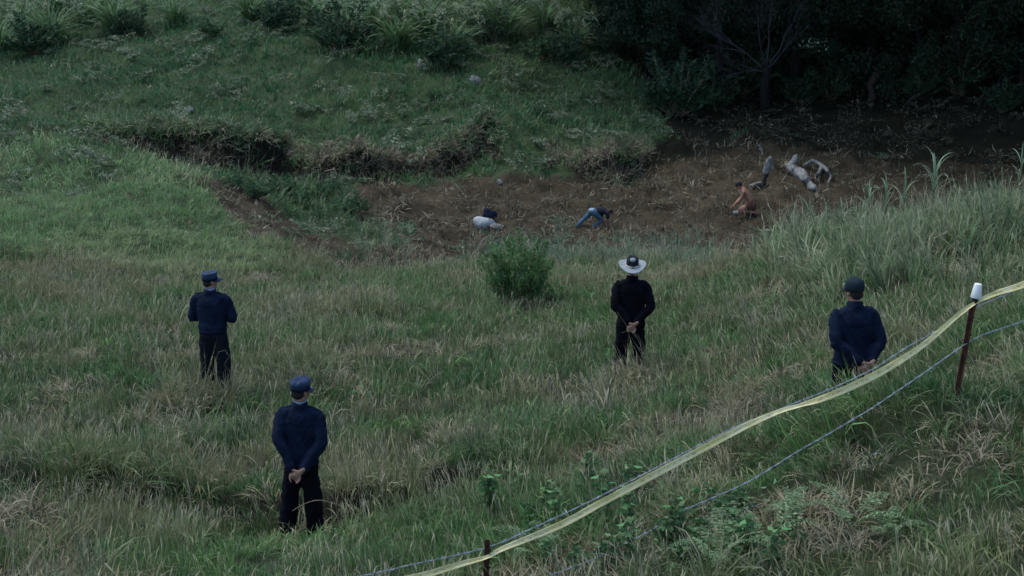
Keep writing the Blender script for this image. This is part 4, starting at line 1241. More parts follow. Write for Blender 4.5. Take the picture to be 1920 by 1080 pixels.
# ------------------------------------------------------------------ fence: rusty posts, barbed wire, barrier tape
def fence_y(px): return np.interp(px, [500, 918, 1826, 2150, 2600], [10.2, 11.0, 12.6, 13.3, 14.3])
def post(bpx, tpx, tpy, Y, label, insulator):
    top = at(tpx, tpy, Y); base = on_ground(bpx, Y)
    root = empty('fence_post', base, label, 'post', 'rusty fence posts')
    ax = top - base; L = ax.length
    q = ax.to_track_quat('Z', 'Y').to_matrix().to_4x4()
    # T section steel picket
    V, F = [], []
    prof = [(-.024, -.004), (.024, -.004), (.024, .002), (.004, .002), (.004, .030), (-.004, .030), (-.004, .002), (-.024, .002)]
    zs = [-.35] + list(np.linspace(0, L, 9))
    for z in zs:
        for x, y in prof: V.append(q @ Vector((x * 1.15, y * 1.15, z)))
    n = len(prof)
    for i in range(len(zs) - 1):
        for k in range(n): F.append((i * n + k, i * n + (k + 1) % n, (i + 1) * n + (k + 1) % n, (i + 1) * n + k))
    F.append(tuple(range(n))[::-1]); F.append(tuple((len(zs) - 1) * n + k for k in range(n)))
    mesh_obj('picket', build_mesh('picket', V, F), M_RUST, root, smooth=False)
    for k in range(6):                                     # studs down the face of the picket
        z = L * (.25 + .12 * k); b = Blob(); b.ell((0, -.006, z), (.010, .008, .012)); b.xform(0, q); b.raw('stud', M_RUST, root)
    if insulator:
        b = Blob(); b.loft([(0, 0, L - .02), (0, 0, L + .03), (0, 0, L + .065)], [.024, .024, .020], sub=1); b.xform(0, q); b.raw('insulator', M_SHOE, root)
    return root, base, q, L
pr, pbase, pq, pL = post(1795, 1828, 566, 12.6, 'leaning rusty steel post on the right with a white cup on top', True)
post(912, 918, 1012, 11.0, 'rusty steel post cut off by the bottom edge of the picture', False)
V, F = lathe([(.012, .040), (.041, .040), (.043, .045), (.030, .152), (.027, .157), (.004, .157)], 1, 1, 28)
cup = mesh_obj('plastic_cup', build_mesh('plastic_cup', [pq @ Vector((v.x, v.y, v.z + pL - .005)) for v in V], F), M_WHITE)
cup.location = pbase
tag(cup, 'upturned white plastic cup on the leaning right fence post', 'cup')

def spline(pts, n):
    P = [Vector(p) for p in pts]; out = []
    seg = [(P[i + 1] - P[i]).length for i in range(len(P) - 1)]; tot = sum(seg)
    for i in range(len(P) - 1):
        p0, p1, p2, p3 = P[max(i - 1, 0)], P[i], P[i + 1], P[min(i + 2, len(P) - 1)]
        m = max(2, int(n * seg[i] / tot))
        for k in range(m):
            t = k / m
            out.append(.5 * ((2 * p1) + (p2 - p0) * t + (2 * p0 - 5 * p1 + 4 * p2 - p3) * t * t + (3 * p1 - p0 - 3 * p2 + p3) * t ** 3))
    out.append(P[-1]); return out
def fence_path(pp, dy=0.0): return [at(a, b, float(fence_y(a)) + dy) for a, b in pp]

def barbed_wire(pp, label, dy=0.0):
    P = spline(fence_path(pp, dy), 260)
    paths = []
    acc = [0.0]
    for a, b in zip(P[:-1], P[1:]): acc.append(acc[-1] + (b - a).length)
    for ph in (0, math.pi):
        pts = []
        for i, p in enumerate(P):
            t = (P[min(i + 1, len(P) - 1)] - P[max(i - 1, 0)]).normalized(); u = Vector((0, 0, 1)); sd = t.cross(u).normalized(); u = sd.cross(t)
            w = acc[i] / .10 * 2 * math.pi * .5 + ph
            wob = .006 * (vnoise(np.array([acc[i] * 3.0]), np.array([0.0]), 77)[0] - .5)
            pts.append(p + (sd * math.cos(w) + u * math.sin(w)) * .0034 + u * wob)
        paths.append((pts, [.0026] * len(pts)))
    s = 0.06
    rr = random.Random(5)
    while s < acc[-1]:
        i = min(range(len(acc)), key=lambda k: abs(acc[k] - s)); p = P[i]
        t = (P[min(i + 1, len(P) - 1)] - P[max(i - 1, 0)]).normalized()
        for q in range(2):
            d = Vector((rr.uniform(-1, 1), rr.uniform(-1, 1), rr.uniform(-1, 1))); d = (d - d.dot(t) * t).normalized() + t * rr.uniform(-.4, .4)
            paths.append(([p - d * .019, p, p + d * .019], [.0014, .0032, .0014]))
        s += .13
    V, F = tube_mesh(paths, 5)
    o = mesh_obj('barbed_wire', build_mesh('barbed_wire', V, F), M_WIRE); tag(o, label, 'wire', 'fence wires')
barbed_wire([(2600, 180), (2150, 410), (1920, 536), (1822, 580), (1760, 618), (1700, 652), (1640, 690), (1560, 728), (1500, 752), (1440, 776), (1380, 800), (1280, 851), (1150, 918), (1000, 990), (918, 1025), (800, 1053), (680, 1080), (500, 1115)], 'top barbed wire strand running along the upper edge of the tape', .02)
barbed_wire([(2600, 330), (2150, 520), (1920, 602), (1860, 622), (1813, 644), (1700, 722), (1640, 762), (1570, 804), (1490, 850), (1400, 905), (1290, 954), (1210, 1000), (1130, 1040), (1060, 1068), (910, 1120)], 'lower barbed wire strand crossing the right post below the tape', .02)
barbed_wire([(1760, 800), (1690, 826), (1615, 863), (1560, 890), (1510, 918), (1440, 940), (1380, 962)], 'lowest barbed wire strand half sunk in the grass', .0)

def tape():
    pp = [(2600, 200), (2150, 430), (1995, 495), (1920, 533), (1870, 549), (1832, 566), (1800, 588), (1740, 640), (1690, 675), (1640, 704), (1590, 728), (1540, 748), (1500, 760), (1460, 772), (1390, 803), (1280, 862), (1150, 931), (1060, 980), (1000, 1006), (940, 1030), (914, 1044), (870, 1056), (830, 1068), (780, 1082), (640, 1112)]
    wd = [1.05, 1.05, 1.05, 1.05, .8, .5, .7, .85, 1.05, 1.15, 1.1, .95, .6, .65, .95, 1.05, 1.0, 1.0, .95, .7, .5, .8, .9, .9, .9]
    tw = [.2, .2, .2, .3, .5, .9, .4, .1, .0, -.1, -.2, .3, .9, .7, .2, 0, .1, .2, .1, .5, .8, .3, .2, .1, 0]
    ctrl = [at(a, b, float(fence_y(a)) - .035) for a, b in pp]
    P, Wd, Tw = [], [], []
    for i in range(len(ctrl) - 1):
        p0, p1, p2, p3 = ctrl[max(i - 1, 0)], ctrl[i], ctrl[i + 1], ctrl[min(i + 2, len(ctrl) - 1)]
        for k in range(10):
            t = k / 10
            P.append(.5 * ((2 * p1) + (p2 - p0) * t + (2 * p0 - 5 * p1 + 4 * p2 - p3) * t * t + (3 * p1 - p0 - 3 * p2 + p3) * t ** 3))
            Wd.append(wd[i] * (1 - t) + wd[i + 1] * t); Tw.append(tw[i] * (1 - t) + tw[i + 1] * t)
    V, F, A = [], [], []
    s = 0.0; m = 7
    for i, p in enumerate(P):
        if i: s += (p - P[i - 1]).length
        t = (P[min(i + 1, len(P) - 1)] - P[max(i - 1, 0)]).normalized()
        u = Vector((0, 0, 1)); u = (u - u.dot(t) * t).normalized(); u = Matrix.Rotation(Tw[i] * .6 + .30, 3, t) @ u; nrm = t.cross(u)
        crk = (fbm(np.array([s * 5.0]), np.array([1.3]), 55, 2)[0] - .5)
        for lay in (0, 1):
            for k in range(m):
                f = k / (m - 1)
                off = (f - .5) * .054 * Wd[i]
                bow = .012 * math.cos((f - .5) * math.pi) * (.6 + crk) + .006 * (vnoise(np.array([s * 14]), np.array([f * 3]), 56)[0] - .5)
                V.append(p + u * off + nrm * (bow + lay * .0008)); A.append((s, f, 0))
    q = 2 * m
    for i in range(len(P) - 1):
        for k in range(m - 1):
            a = i * q + k; F.append((a, a + 1, a + q + 1, a + q)); a += m; F.append((a, a + q, a + q + 1, a + 1))
        a = i * q; F.append((a, a + q, a + q + m, a + m)); a = i * q + m - 1; F.append((a, a + m, a + q + m, a + q))
    me = build_mesh('barrier_tape', V, F); set_col(me, 'along', np.array(A, np.float32))
    o = mesh_obj('barrier_tape', me, M_TAPE)
    tag(o, 'long pale yellow barrier tape strung along the fence', 'tape')
tape()

# ------------------------------------------------------------------ shrubs, ferns, weeds, reeds
M_LEAF = {}
def leafm(name, base, tip=(.22, .22, .12), tipamt=.15, trans=.25):
    if name not in M_LEAF: M_LEAF[name] = veg_mat(name, trans, .6, tip, False, base, tipamt)
    return M_LEAF[name]
def copy_tree(root, loc, rz, sc_, label=None):
    r = root.copy(); C.objects.link(r); r.location = loc; r.rotation_euler = (0, 0, rz); r.scale = (sc_,) * 3
    if label: r['label'] = label
    for ch in root.children:
        c = ch.copy(); C.objects.link(c); c.parent = r
    return r

def shrub(loc, label, h, w, n_stems, n_leaves, m, group=None, leaf=(.05, .10), up=.8, name='shrub', rz=0.0):
    root = empty(name, loc, label, 'shrub', group, rz)
    paths, P, D = [], [], []
    for k in range(n_stems):
        a = rng.uniform(0, 6.283); rr = w * .5 * math.sqrt(rng.random()); hh = h * rng.uniform(.40, 1.0) ** 1.3 * (1 - .22 * (rr / (w * .5)) ** 2)
        pts = [Vector((math.cos(a) * rr * (.12 + .88 * t ** 1.2) + rng.normal(0, .012), math.sin(a) * rr * (.12 + .88 * t ** 1.2) + rng.normal(0, .012), hh * t - .05)) for t in np.linspace(0, 1, 6)]
        paths.append((pts, [.011 * (1 - .75 * t) * (h + .3) for t in np.linspace(0, 1, 6)]))
        for q in range(n_leaves // n_stems):
            t = rng.uniform(.22, 1.0) ** .75; i = min(int(t * 5), 4); p = pts[i].lerp(pts[i + 1], t * 5 - i)
            sp = .07 * h * (1.25 - t * .95)
            dd = np.array([rng.normal(), rng.normal(), rng.uniform(-.2, 1.2) * up + .1])
            P.append(np.array(p) + rng.normal(0, sp, 3) * [1, 1, .6]); D.append(dd + .35 * np.array([math.cos(a), math.sin(a), .6]))
    V, F = tube_mesh(paths, 5)
    mesh_obj('stem', build_mesh('stem', V, F), M_DRYSTEM, root)
    P, D = np.array(P), np.array(D); L = rng.uniform(leaf[0], leaf[1], len(P))
    mesh_obj('foliage', arr_mesh('foliage', leaves(P, D, L, L * rng.uniform(.28, .42, len(P)))), m, root, smooth=False)
    return root
LM_SHRUB = leafm('shrub_leaf', (.085, .175, .058), (.20, .28, .12), .2)
shrub(on_ground(975, 29.0), 'bushy green shrub with upright shoots standing alone in the meadow', 1.62, 1.50, 54, 7600, LM_SHRUB, leaf=(.05, .11), up=2.2)
shrub(on_ground(1040, 29.6), 'low leafy shrub at the right foot of the big meadow shrub', .62, .62, 16, 900, LM_SHRUB, leaf=(.05, .10), up=.9)

def frond(L, n=30, w=.16):
    """one fern frond: arching midrib with narrow tapering pinnae on both sides"""
    P, D, W = [], [], []
    pts = [np.array([.03 * math.sin(t * 5), L * t * .95, .40 * L * math.sin(t * 2.3) * (1 - .2 * t)]) for t in np.linspace(0, 1, n)]
    for i, t in enumerate(np.linspace(0, 1, n)):
        if t < .12: continue
        wl = w * math.sin(min(1, (t - .06) / .32) * math.pi / 2) * (1.06 - t) * 1.25
        tg = pts[min(i + 1, n - 1)] - pts[max(i - 1, 0)]; tg /= np.linalg.norm(tg)
        for s in (-1, 1):
            d = np.array([s, 0, 0]) * .9 + tg * .42 + np.array([0, 0, -.18 + rng.normal(0, .06)]); d /= np.linalg.norm(d)
            for q in range(3):                                  # pinna in three overlapping lobes
                P.append(pts[i] + d * wl * q * .30); D.append(d + rng.normal(0, .05, 3)); W.append(wl * (.42 - .04 * q))
    P, D, W = np.array(P), np.array(D), np.array(W)
    lf = leaves(P, D, W, np.maximum(W * .38, .012), fold=.05)
    V, F = tube_mesh([([Vector(p) for p in pts], [.005 * (1 - .7 * t) for t in np.linspace(0, 1, n)])], 4)
    T = []
    for f in F:
        for k in range(1, len(f) - 1): T.append((f[0], f[k], f[k + 1]))
    sv = np.array([tuple(v) for v in V]); sb = np.zeros((len(sv), 3)); sb[:, 0] = .5; sb[:, 2] = .3
    return arr_mesh('frond', jn([lf, (sv, np.array(T), sb)]))
FROND = [frond(.62, 30, .15), frond(.5, 26, .13), frond(.55, 28, .14)]
LM_FERN = leafm('fern_leaf', (.150, .235, .110), (.24, .25, .15), .2)
LM_FERND = leafm('fern_leaf_dark', (.055, .120, .070), (.16, .18, .10), .15)
for me in FROND: me.materials.append(LM_FERN)
FERN_AT = [(1432, 1055, 1.0, 'pale fern with broad fronds at the bottom edge right of centre'), (1590, 1003, .9, 'pale spreading fern on the lower right shelf'), (1350, 1078, .9, 'fern cut by the bottom edge below the broad leaved weeds'),
           (1480, 985, .65, 'small fern between the weeds and the spreading fern'), (1005, 1066, .7, 'small fern beside the left fence post'), (1665, 1018, .6, 'faded small fern right of the spreading fern')]
for i, (px, py, s, lab) in enumerate(FERN_AT):
    r = empty('fern', ground_hit(px, py), lab, 'fern', 'ferns on the near shelf', rng.uniform(0, 6), s)
    nf = 5
    for k in range(nf):
        f = bpy.data.objects.new('frond', FROND[(k + i) % 3]); C.objects.link(f); f.parent = r
        f.location = (rng.normal(0, .02), rng.normal(0, .02), rng.uniform(.05, .18)); f.rotation_euler = (rng.uniform(-.15, .3), rng.normal(0, .15), 6.283 * k / nf + rng.normal(0, .25)); f.scale = (rng.uniform(.75, 1.1),) * 3

LM_WEED = leafm('weed_leaf', (.075, .165, .060), (.14, .20, .09), .15)
def weed_proto(k):
    root = empty('weed', (0, 0, 0), 'x', 'weed')
    h = .30 + .1 * k; P, D, L, paths = [], [], [], []
    for s in range(3):
        a = rng.uniform(0, 6.28); rr = rng.uniform(.02, .14); hh = h * rng.uniform(.7, 1.1)
        pts = [Vector((math.cos(a) * rr * t, math.sin(a) * rr * t, hh * t - .05)) for t in np.linspace(0, 1, 5)]
        paths.append((pts, [.005 - .003 * t for t in np.linspace(0, 1, 5)]))
        for q in range(13):
            t = rng.uniform(.25, 1.0); i = min(int(t * 4), 3); p = pts[i].lerp(pts[i + 1], t * 4 - i); b = rng.uniform(0, 6.28)
            P.append(np.array(p)); D.append([math.cos(b), math.sin(b), rng.uniform(-.25, .45)]); L.append(rng.uniform(.07, .13) * (1.2 - .4 * t))
    V, F = tube_mesh(paths, 5); mesh_obj('stem', build_mesh('stem', V, F), M_STEM, root)
    L = np.array(L); mesh_obj('foliage', arr_mesh('foliage', leaves(np.array(P), np.array(D, float), L, L * .62, .12)), LM_WEED, root, smooth=False)
    return root
WP = [weed_proto(k) for k in range(3)]
WEED_LAB = 'broad leaved green weed among the grass below the barrier tape'
wpos = []
for i in range(44):
    if i < 10: px, py = rng.uniform(880, 1120), rng.uniform(905, 1000)
    elif i < 36: px, py = rng.uniform(980, 1420), rng.uniform(930, 1085)
    else: px, py = rng.uniform(1060, 1500), rng.uniform(1000, 1085)
    wpos.append((px, py))
for i, (px, py) in enumerate(wpos):
    p = ground_hit(px, py); s = rng.uniform(.6, 1.0)
    lab = 'broad leaved green weed near the lower end of the barrier tape'
    if i < 3: r = WP[i]; r.location = p; r.rotation_euler = (0, 0, rng.uniform(0, 6)); r.scale = (s,) * 3; r['label'] = lab
    else: r = copy_tree(WP[i % 3], p, rng.uniform(0, 6), s, lab)
    r['group'] = 'broad leaved weeds under the tape'

# tall reeds with arching strap leaves on the knoll
def strap_leaf(L, w, lean, droop):
    n = 9; t = np.linspace(0, 1, n + 1)
    ang = lean + droop * t ** 1.6; ds = L / n
    o = np.concatenate([[0], np.cumsum(np.sin(ang[:-1]) * ds)]); u = np.concatenate([[0], np.cumsum(np.cos(ang[:-1]) * ds)])
    wp = w * .5 * np.interp(t, [0, .1, .45, .8, 1], [.7, 1, .9, .5, .02])
    V, B = [], []
    for i in range(n + 1):
        for s in (-1, 0, 1): V.append((o[i], s * wp[i], u[i] + (.18 * wp[i] if s else 0))); B.append((.6, t[i] ** 2, .5))
    T = []
    for i in range(n):
        for k in (0, 1):
            a = i * 3 + k; T += [(a, a + 1, a + 4), (a, a + 4, a + 3)]
    me = np_mesh('leaf', np.array(V), None, np.array(T)); set_col(me, 'bcol', np.array(B)); return me
LM_REED = leafm('reed_leaf', (.155, .235, .140), (.36, .36, .26), .35)
STRAP = [strap_leaf(.80, .050, .30, 1.9), strap_leaf(.70, .044, .15, 1.2), strap_leaf(.95, .048, .45, 2.0), strap_leaf(.6, .044, .1, .7)]
for me in STRAP: me.materials.append(LM_REED)
REEDS = [(1745, 27.8, .62, .95, 'tallest reed with arching strap leaves on the knoll crest'), (1690, 28.6, .55, .85, 'reed on the knoll crest just left of the tallest reed'), (1655, 28.6, .5, .75, 'slim upright reed at the middle of the knoll crest'), (1622, 28.8, .55, .7, 'reed at the left end of the knoll crest'),
         (1512, 31.0, .55, .7, 'green reed clump at the lower left end of the knoll'), (1545, 30.5, .5, .7, 'upright reed right of the clump at the knoll foot'), (1478, 32.0, .4, .6, 'small reed at the outermost left edge of the knoll'), (1572, 30.2, .5, .65, 'pale reed halfway along the knoll edge'), (1905, 28.5, .7, .8, 'reed at the right picture edge on the knoll')]
for i, (px, Y, h, s, lab) in enumerate(REEDS):
    p = on_ground(px, Y)
    r = empty('reed', p, lab, 'reed', 'reeds on the knoll')
    hh = h + .35
    V, F = tube_mesh([([Vector((0, 0, -.1)), Vector((.02, 0, hh * .5)), Vector((.03, .02, hh))], [.013, .011, .007])], 6)
    mesh_obj('stalk', build_mesh('stalk', V, F), M_STEM, r)
    nl = 10 if i == 0 else 8
    for k in range(nl):
        f = bpy.data.objects.new('leaf', STRAP[(k + i) % 4]); C.objects.link(f); f.parent = r
        zz = hh * (.45 + .55 * k / nl); f.location = (.025 * zz / hh, 0, zz); f.rotation_euler = (0, 0, 2.4 * k + rng.normal(0, .3)); f.scale = (s * rng.uniform(.65, .95),) * 3

# thin arching dry stems near the men
def dry_stem(pts, label, r=.004):
    P = spline(pts, 24); n = len(P)
    V, F = tube_mesh([(P, [r * (1 - .6 * i / n) for i in range(n)])], 5)
    o = mesh_obj('dry_stem', build_mesh('dry_stem', V, F), M_DRYSTEM); tag(o, label, 'stem')
a = on_ground(545, 14.2)
dry_stem([on_ground(705, 14.1), at(680, 975, 14.0), at(640, 950, 13.95), at(600, 938, 13.9), at(570, 945, 13.9), at(548, 958, 13.9)], 'long dry stem arching across the knees of the nearest man', .0055)
dry_stem([on_ground(660, 14.0), at(648, 930, 14.0), at(662, 895, 14.0)], 'short dry stem beside the right knee of the nearest man', .0045)
dry_stem([on_ground(1215, 20.1), at(1200, 645, 20.1), at(1180, 618, 20.1), at(1158, 585, 20.1)], 'thin dry stalk leaning across the coat of the man in the hat', .005)
dry_stem([on_ground(1160, 20.1), at(1152, 640, 20.1), at(1149, 600, 20.1)], 'pale grass stalk at the left leg of the man in the hat', .0045)
dry_stem([on_ground(1210, 20.0), at(1207, 650, 20.0), at(1185, 622, 20.0), at(1165, 624, 20.0)], 'drooping dry stalk behind the knees of the man in the hat', .0045)
dry_stem([on_ground(385, 19.7), at(410, 660, 19.7), at(430, 668, 19.7), at(420, 684, 19.7), at(436, 698, 19.7)], 'bent dry stalk before the legs of the folded arms man', .004)

# ------------------------------------------------------------------ brush along the top of the hillside
def plume_proto(k):
    root = empty('plume_bush', (0, 0, 0), 'x', 'bush')
    n = 210; th = rng.uniform(0, 6.283, n)
    base = np.stack([.25 * np.cos(th) * rng.random(n), .25 * np.sin(th) * rng.random(n), np.full(n, -.1)], -1)
    bl = blades(base, th + rng.normal(0, .5, n), rng.uniform(.8, 1.9, n), rng.uniform(.035, .06, n), np.abs(rng.normal(.28, .2, n)), rng.uniform(.9, 2.2, n), 5, dryness=rng.uniform(0, .7, n))
    mesh_obj('foliage', arr_mesh('foliage', bl[:3]), leafm('plume_leaf', (.110, .190, .080), (.20, .22, .14), .3), root, smooth=False)
    # feathery pale tops
    m = 26; th = rng.uniform(0, 6.283, m); P, D = [], []
    for q in range(m):
        h = rng.uniform(1.1, 1.9); r = rng.uniform(.3, .95); d = np.array([math.cos(th[q]), math.sin(th[q]), 0])
        for t in np.linspace(0, 1, 26):
            P.append(d * (r + .35 * t) + [0, 0, h + .12 * math.sin(t * 3) - .22 * t * t]); D.append(d * .7 + rng.normal(0, .55, 3) + [0, 0, -.25])
    P, D = np.array(P), np.array(D); L = rng.uniform(.07, .16, len(P))
    pl_ = mesh_obj('plume', arr_mesh('plume', leaves(P, D, L, L * .3)), leafm('plume_tip', (.27, .33, .20), (.36, .36, .26), .3), root, smooth=False)
    tag(pl_, kind='stuff')
    return root
PB = [plume_proto(k) for k in range(3)]
PLUMES = [(30, 20), (95, 48), (160, 10), (0, 60), (215, 30), (600, 12), (650, 45), (700, 20), (745, 60), (800, 28), (850, 65), (890, 12), (560, -10), (945, 40), (1020, 22), (1075, 58), (470, 5), (330, 12), (760, 5), (120, -12)]
ORD = ['first', 'second', 'third', 'fourth', 'fifth', 'sixth', 'seventh', 'eighth', 'ninth', 'tenth', 'eleventh', 'twelfth', 'thirteenth', 'fourteenth', 'fifteenth', 'sixteenth', 'seventeenth', 'eighteenth', 'nineteenth', 'twentieth', 'twenty first', 'twenty second']
PLUMES.sort()
for i, (px, py) in enumerate(PLUMES):
    p = ground_hit(px, py + 34); s = rng.uniform(.9, 1.45)
    lab = ORD[i] + ' from the left of the plume grass bushes with feathery tops along the hilltop'
    if i < 3: r = PB[i]; r.location = p; r.scale = (s,) * 3; r['label'] = lab
    else: r = copy_tree(PB[i % 3], p, rng.uniform(0, 6), s, lab)
    r['group'] = 'plume bushes along the hilltop'

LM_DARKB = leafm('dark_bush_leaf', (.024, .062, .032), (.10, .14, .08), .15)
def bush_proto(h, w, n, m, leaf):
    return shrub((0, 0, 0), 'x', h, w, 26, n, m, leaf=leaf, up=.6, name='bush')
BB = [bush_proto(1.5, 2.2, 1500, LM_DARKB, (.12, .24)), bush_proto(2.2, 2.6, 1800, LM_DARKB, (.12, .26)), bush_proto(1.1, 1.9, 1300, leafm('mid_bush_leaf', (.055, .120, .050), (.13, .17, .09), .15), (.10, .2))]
BUSHES = [(60, 75), (250, 50), (400, 40), (520, 35), (640, 75), (700, 80), (830, 100), (920, 62), (1000, 85), (1060, 100), (1130, 75), (1180, 40), (1230, 110), (1150, 10), (1290, 60), (1260, 160), (1330, 120), (1350, 30), (1530, 130), (1600, 90), (1690, 110), (1770, 70), (1850, 120), (1900, 60), (1480, 60), (1270, 190), (1330, 180), (1390, 150), (1500, 170), (1560, 160), (1720, 160), (1800, 150), (1880, 185), (1420, 90), (1640, 60), (1740, 30), (1560, 20),
          (810, 160), (1010, 190), (1100, 165), (1130, 215), (440, 330), (520, 340), (590, 325), (660, 300), (480, 345), (565, 365), (620, 345), (600, 400), (670, 375)]
used = 0
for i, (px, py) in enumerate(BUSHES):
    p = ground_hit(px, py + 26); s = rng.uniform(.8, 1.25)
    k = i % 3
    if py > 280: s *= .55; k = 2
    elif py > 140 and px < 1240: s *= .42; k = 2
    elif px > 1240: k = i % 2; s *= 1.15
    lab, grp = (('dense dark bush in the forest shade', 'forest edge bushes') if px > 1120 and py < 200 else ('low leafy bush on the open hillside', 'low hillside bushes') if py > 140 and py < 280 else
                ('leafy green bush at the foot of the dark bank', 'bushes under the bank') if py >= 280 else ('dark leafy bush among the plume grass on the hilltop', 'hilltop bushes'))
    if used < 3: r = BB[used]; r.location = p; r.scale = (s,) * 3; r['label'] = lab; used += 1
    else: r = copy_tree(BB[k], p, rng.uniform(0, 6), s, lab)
    r['group'] = grp

# ------------------------------------------------------------------ trees
def branch_paths(base, d, L, r, depth, out, spread=.6, gravity=0.0, rr=random, tips=None, kids=(2, 3)):
    pts, rad = [Vector(base)], [r]
    dd = Vector(d).normalized(); n = 5
    for i in range(n):
        dd = (dd + Vector((rr.gauss(0, .12), rr.gauss(0, .12), rr.gauss(0, .10) + gravity))).normalized()
        pts.append(pts[-1] + dd * L / n); rad.append(r * (1 - .55 * (i + 1) / n))
    out.append((pts, rad))
    if tips is not None and depth <= 1: tips.extend(pts[2:])
    if depth > 0:
        for k in range(rr.randint(*kids)):
            i = rr.randint(2, n); ax = Vector((rr.gauss(0, 1), rr.gauss(0, 1), rr.gauss(0, .6))).normalized()
            nd = (dd + ax * spread * rr.uniform(.7, 1.5)).normalized()
            branch_paths(pts[i], nd, L * rr.uniform(.55, .8), rad[i] * .75, depth - 1, out, spread, gravity, rr, tips, kids)

def canopy_tree(seed, h, w, n, m, low=2):
    rr = random.Random(seed)
    root = empty('tree', (0, 0, 0), 'x', 'tree')
    out, tips = [], []
    trunk = [Vector((0, 0, -.4))]; 
    for i in range(1, 7): trunk.append(Vector((rr.gauss(0, .12) * i * .3, rr.gauss(0, .12) * i * .3, h * .75 * i / 6)))
    out.append((trunk, [.26 - .03 * i for i in range(7)]))
    for k in range(9):
        i = rr.randint(low, 6); a = rr.uniform(0, 6.283)
        branch_paths(trunk[i], (math.cos(a), math.sin(a), .45), w * .5 * rr.uniform(.6, .95), .09, 2, out, .7, .0, rr, tips)
    V, F = tube_mesh(out, 6); mesh_obj('trunk', build_mesh('trunk', V, F), M_BARK, root)
    T = np.array([tuple(t) for t in tips]); idx = rng.integers(0, len(T), n)
    P = T[idx] + rng.normal(0, .38, (n, 3)); D = rng.normal(0, 1, (n, 3)) + [0, 0, -.35]
    L = rng.uniform(.18, .40, n)
    mesh_obj('crown', arr_mesh('crown', leaves(P, D, L, L * .5)), m, root, smooth=False)
    return root
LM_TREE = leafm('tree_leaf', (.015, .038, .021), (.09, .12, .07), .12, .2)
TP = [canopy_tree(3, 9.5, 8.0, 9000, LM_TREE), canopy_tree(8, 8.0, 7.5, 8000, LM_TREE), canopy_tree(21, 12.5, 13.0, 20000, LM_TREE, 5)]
TREES = [(13.5, 79, 1.0, 0), (19.5, 75, 1.1, 1), (26, 61, 1.2, 2), (25, 68, 1.05, 0), (8.5, 81, 1.0, 1), (31, 61, 1.1, 0), (16.5, 83, 1.15, 1), (23, 77, 1.2, 0), (30, 71, 1.2, 1), (4.0, 86, 1.05, 0), (10, 89, 1.2, 1), (36, 66, 1.2, 0),
         (28, 54, 1.0, 2), (22, 70, 1.35, 2), (16, 73, 1.35, 2), (9.5, 74.5, 1.2, 2), (33, 50, .9, 1), (-1.5, 93, 1.1, 0), (18, 92, 1.3, 1), (28, 84, 1.3, 0), (7.0, 78, .85, 1), (22, 72, .8, 0), (25.5, 73.5, 1.0, 1), (27, 65, .8, 0), (14.5, 76, .7, 1), (18.5, 76, .6, 0), (30, 64, 1.3, 2), (12.5, 71.5, 1.1, 2), (19, 69.5, 1.15, 2), (5.5, 74, .6, 1), (10, 72, .55, 0), (14.2, 71.5, .6, 1), (17.5, 70, .55, 0), (21, 67, .6, 1), (23.5, 64.5, .6, 0), (7.5, 71, .45, 1), (12, 74, .7, 0), (20, 72.5, .8, 1), (25, 60, .7, 0), (24, 56, .7, 1), (22, 64.5, 1.25, 2), (23.5, 58, 1.2, 2), (9, 70.5, 1.0, 2), (8.2, 73.5, .6, 0), (11, 75.5, .75, 1), (6, 72.5, .5, 1)]
fst = set()
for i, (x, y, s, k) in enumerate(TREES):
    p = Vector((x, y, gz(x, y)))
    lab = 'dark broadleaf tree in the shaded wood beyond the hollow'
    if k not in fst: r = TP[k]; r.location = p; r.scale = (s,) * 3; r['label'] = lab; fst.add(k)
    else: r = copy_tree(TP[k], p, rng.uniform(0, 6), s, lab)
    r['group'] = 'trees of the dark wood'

# bare dead tree
def dead_tree():
    p = ground_hit(1432, 214); rr = random.Random(19)
    root = empty('dead_tree', p, 'bare grey dead tree with spreading leafless branches at the wood edge', 'tree')
    trunk = [Vector((0, 0, -.3)), Vector((.03, 0, .5)), Vector((0, 0, 1.1)), Vector((.04, 0, 1.75)), Vector((.0, 0, 2.0))]
    V, F = tube_mesh([(trunk, [.26, .21, .19, .17, .12])], 10); mesh_obj('trunk', build_mesh('trunk', V, F), M_BARK, root)
    for d, L in (((-1, -.1, .28), 2.4), ((-.8, .1, .75), 2.8), ((-.35, -.2, 1.0), 2.8), ((.15, .1, 1.0), 2.9), ((.6, -.1, .9), 2.9), ((1, .1, .5), 2.6), ((-.9, -.4, .08), 1.8)):
        out = []
        branch_paths((0.02, 0, 1.8), d, L, .045, 4, out, .5, .02, rr, None, (3, 4))
        V, F = tube_mesh(out, 5); mesh_obj('limb', build_mesh('limb', V, F), M_TWIG, root)
    P = rng.normal(0, .22, (46, 3)) * [1.3, 1, .6] + [1.95, -.2, 3.0]; L = rng.uniform(.08, .16, 46)
    sp_ = mesh_obj('leaf_sprig', arr_mesh('leaf_sprig', leaves(P, rng.normal(0, 1, (46, 3)), L, L * .5)), leafm('sprig', (.30, .38, .28), (.3, .3, .2), .2), root, smooth=False); tag(sp_, kind='stuff')
dead_tree()

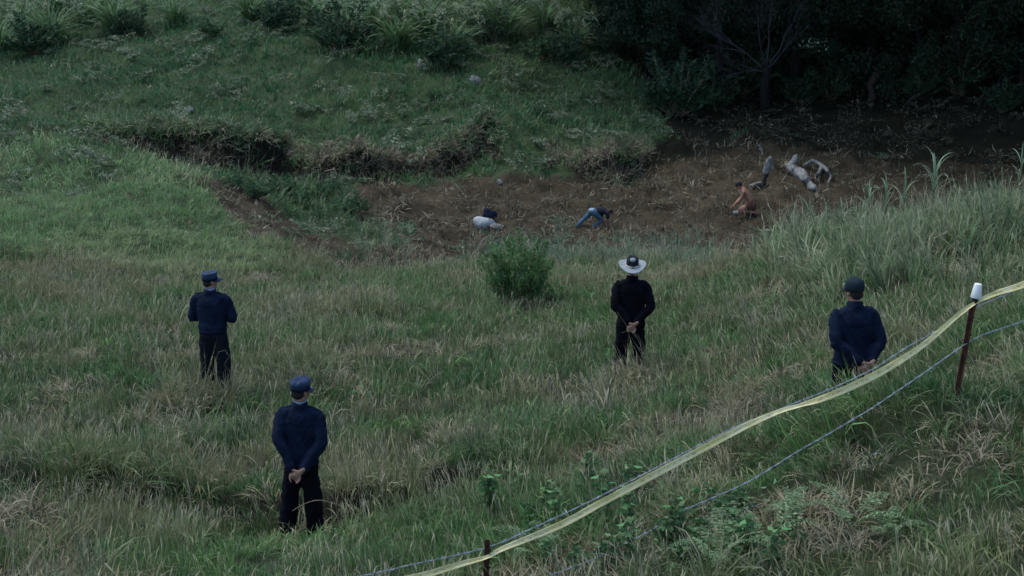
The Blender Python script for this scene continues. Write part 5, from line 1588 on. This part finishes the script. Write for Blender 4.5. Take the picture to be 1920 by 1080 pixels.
# reddish broken trunk in the shade, slanting dead branches on the right hillside
def broken_trunk():
    p = ground_hit(1634, 198)
    b = Blob(); b.loft([(0, 0, -.1), (.02, 0, .5), (-.08, 0, .85), (.15, 0, 1.25), (.35, 0, 1.5)], [.17, .15, .14, .15, .05], n=12)
    b.loft([(-.05, 0, .8), (-.16, 0, 1.05), (.1, 0, 1.35)], [.07, .06, .04])
    o = b.finish('broken_trunk', M_DARKWOOD, None, voxel=.03, smooth=2, disp=lump_disp(.08, 5, 31)); o.location = p
    tag(o, 'dark broken trunk standing in the deepest forest shade', 'trunk')
broken_trunk()
SLANT = [((1700, 205), (1800, 120), 'lowest slanting dead branch on the right hillside'), ((1760, 170), (1890, 70), 'long slanting dead branch crossing the right hillside'), ((1830, 200), (1915, 140), 'slanting dead branch nearest the right picture edge'), ((1740, 130), (1840, 60), 'upper slanting dead branch on the right hillside'), ((1540, 30), (1552, 66), 'thin dead branch right of the bare tree')]
for (a, b, lab) in SLANT:
    A = ground_hit(*a) + Vector((0, -.2, .25)); B = ground_hit(*b) + Vector((0, -.6, .9)); rr = random.Random(a[0]); out = []
    pts = [A.lerp(B, t) + Vector((rr.gauss(0, .08), rr.gauss(0, .05), rr.gauss(0, .08))) for t in np.linspace(0, 1, 7)]
    out.append((pts, [.035 - .004 * i for i in range(7)]))
    for k in range(6): branch_paths(pts[rr.randint(1, 5)], (B - A).normalized() + Vector((rr.gauss(0, .5), 0, rr.gauss(0, .5))), rr.uniform(.6, 1.3), .014, 1, out, .5, -.02, rr)
    V, F = tube_mesh(out, 5); o = mesh_obj('fallen_branch', build_mesh('fallen_branch', V, F), M_TWIG); tag(o, lab, 'branch', 'dead branches on the right hillside')

# ordinal labels for bushes that stand in a row
for grp, txt in (('hilltop bushes', 'of the dark leafy bushes along the hilltop, counted from the left'), ('bushes under the bank', 'from the left of the leafy bushes under the dark bank'), ('low hillside bushes', 'from the left of the low leafy bushes on the open hillside')):
    mem = sorted([o for o in C.objects if o.parent is None and o.get('group') == grp], key=lambda o: project(*o.location)[0])
    for k, o in enumerate(mem): o['label'] = ORD[k] + ' ' + txt
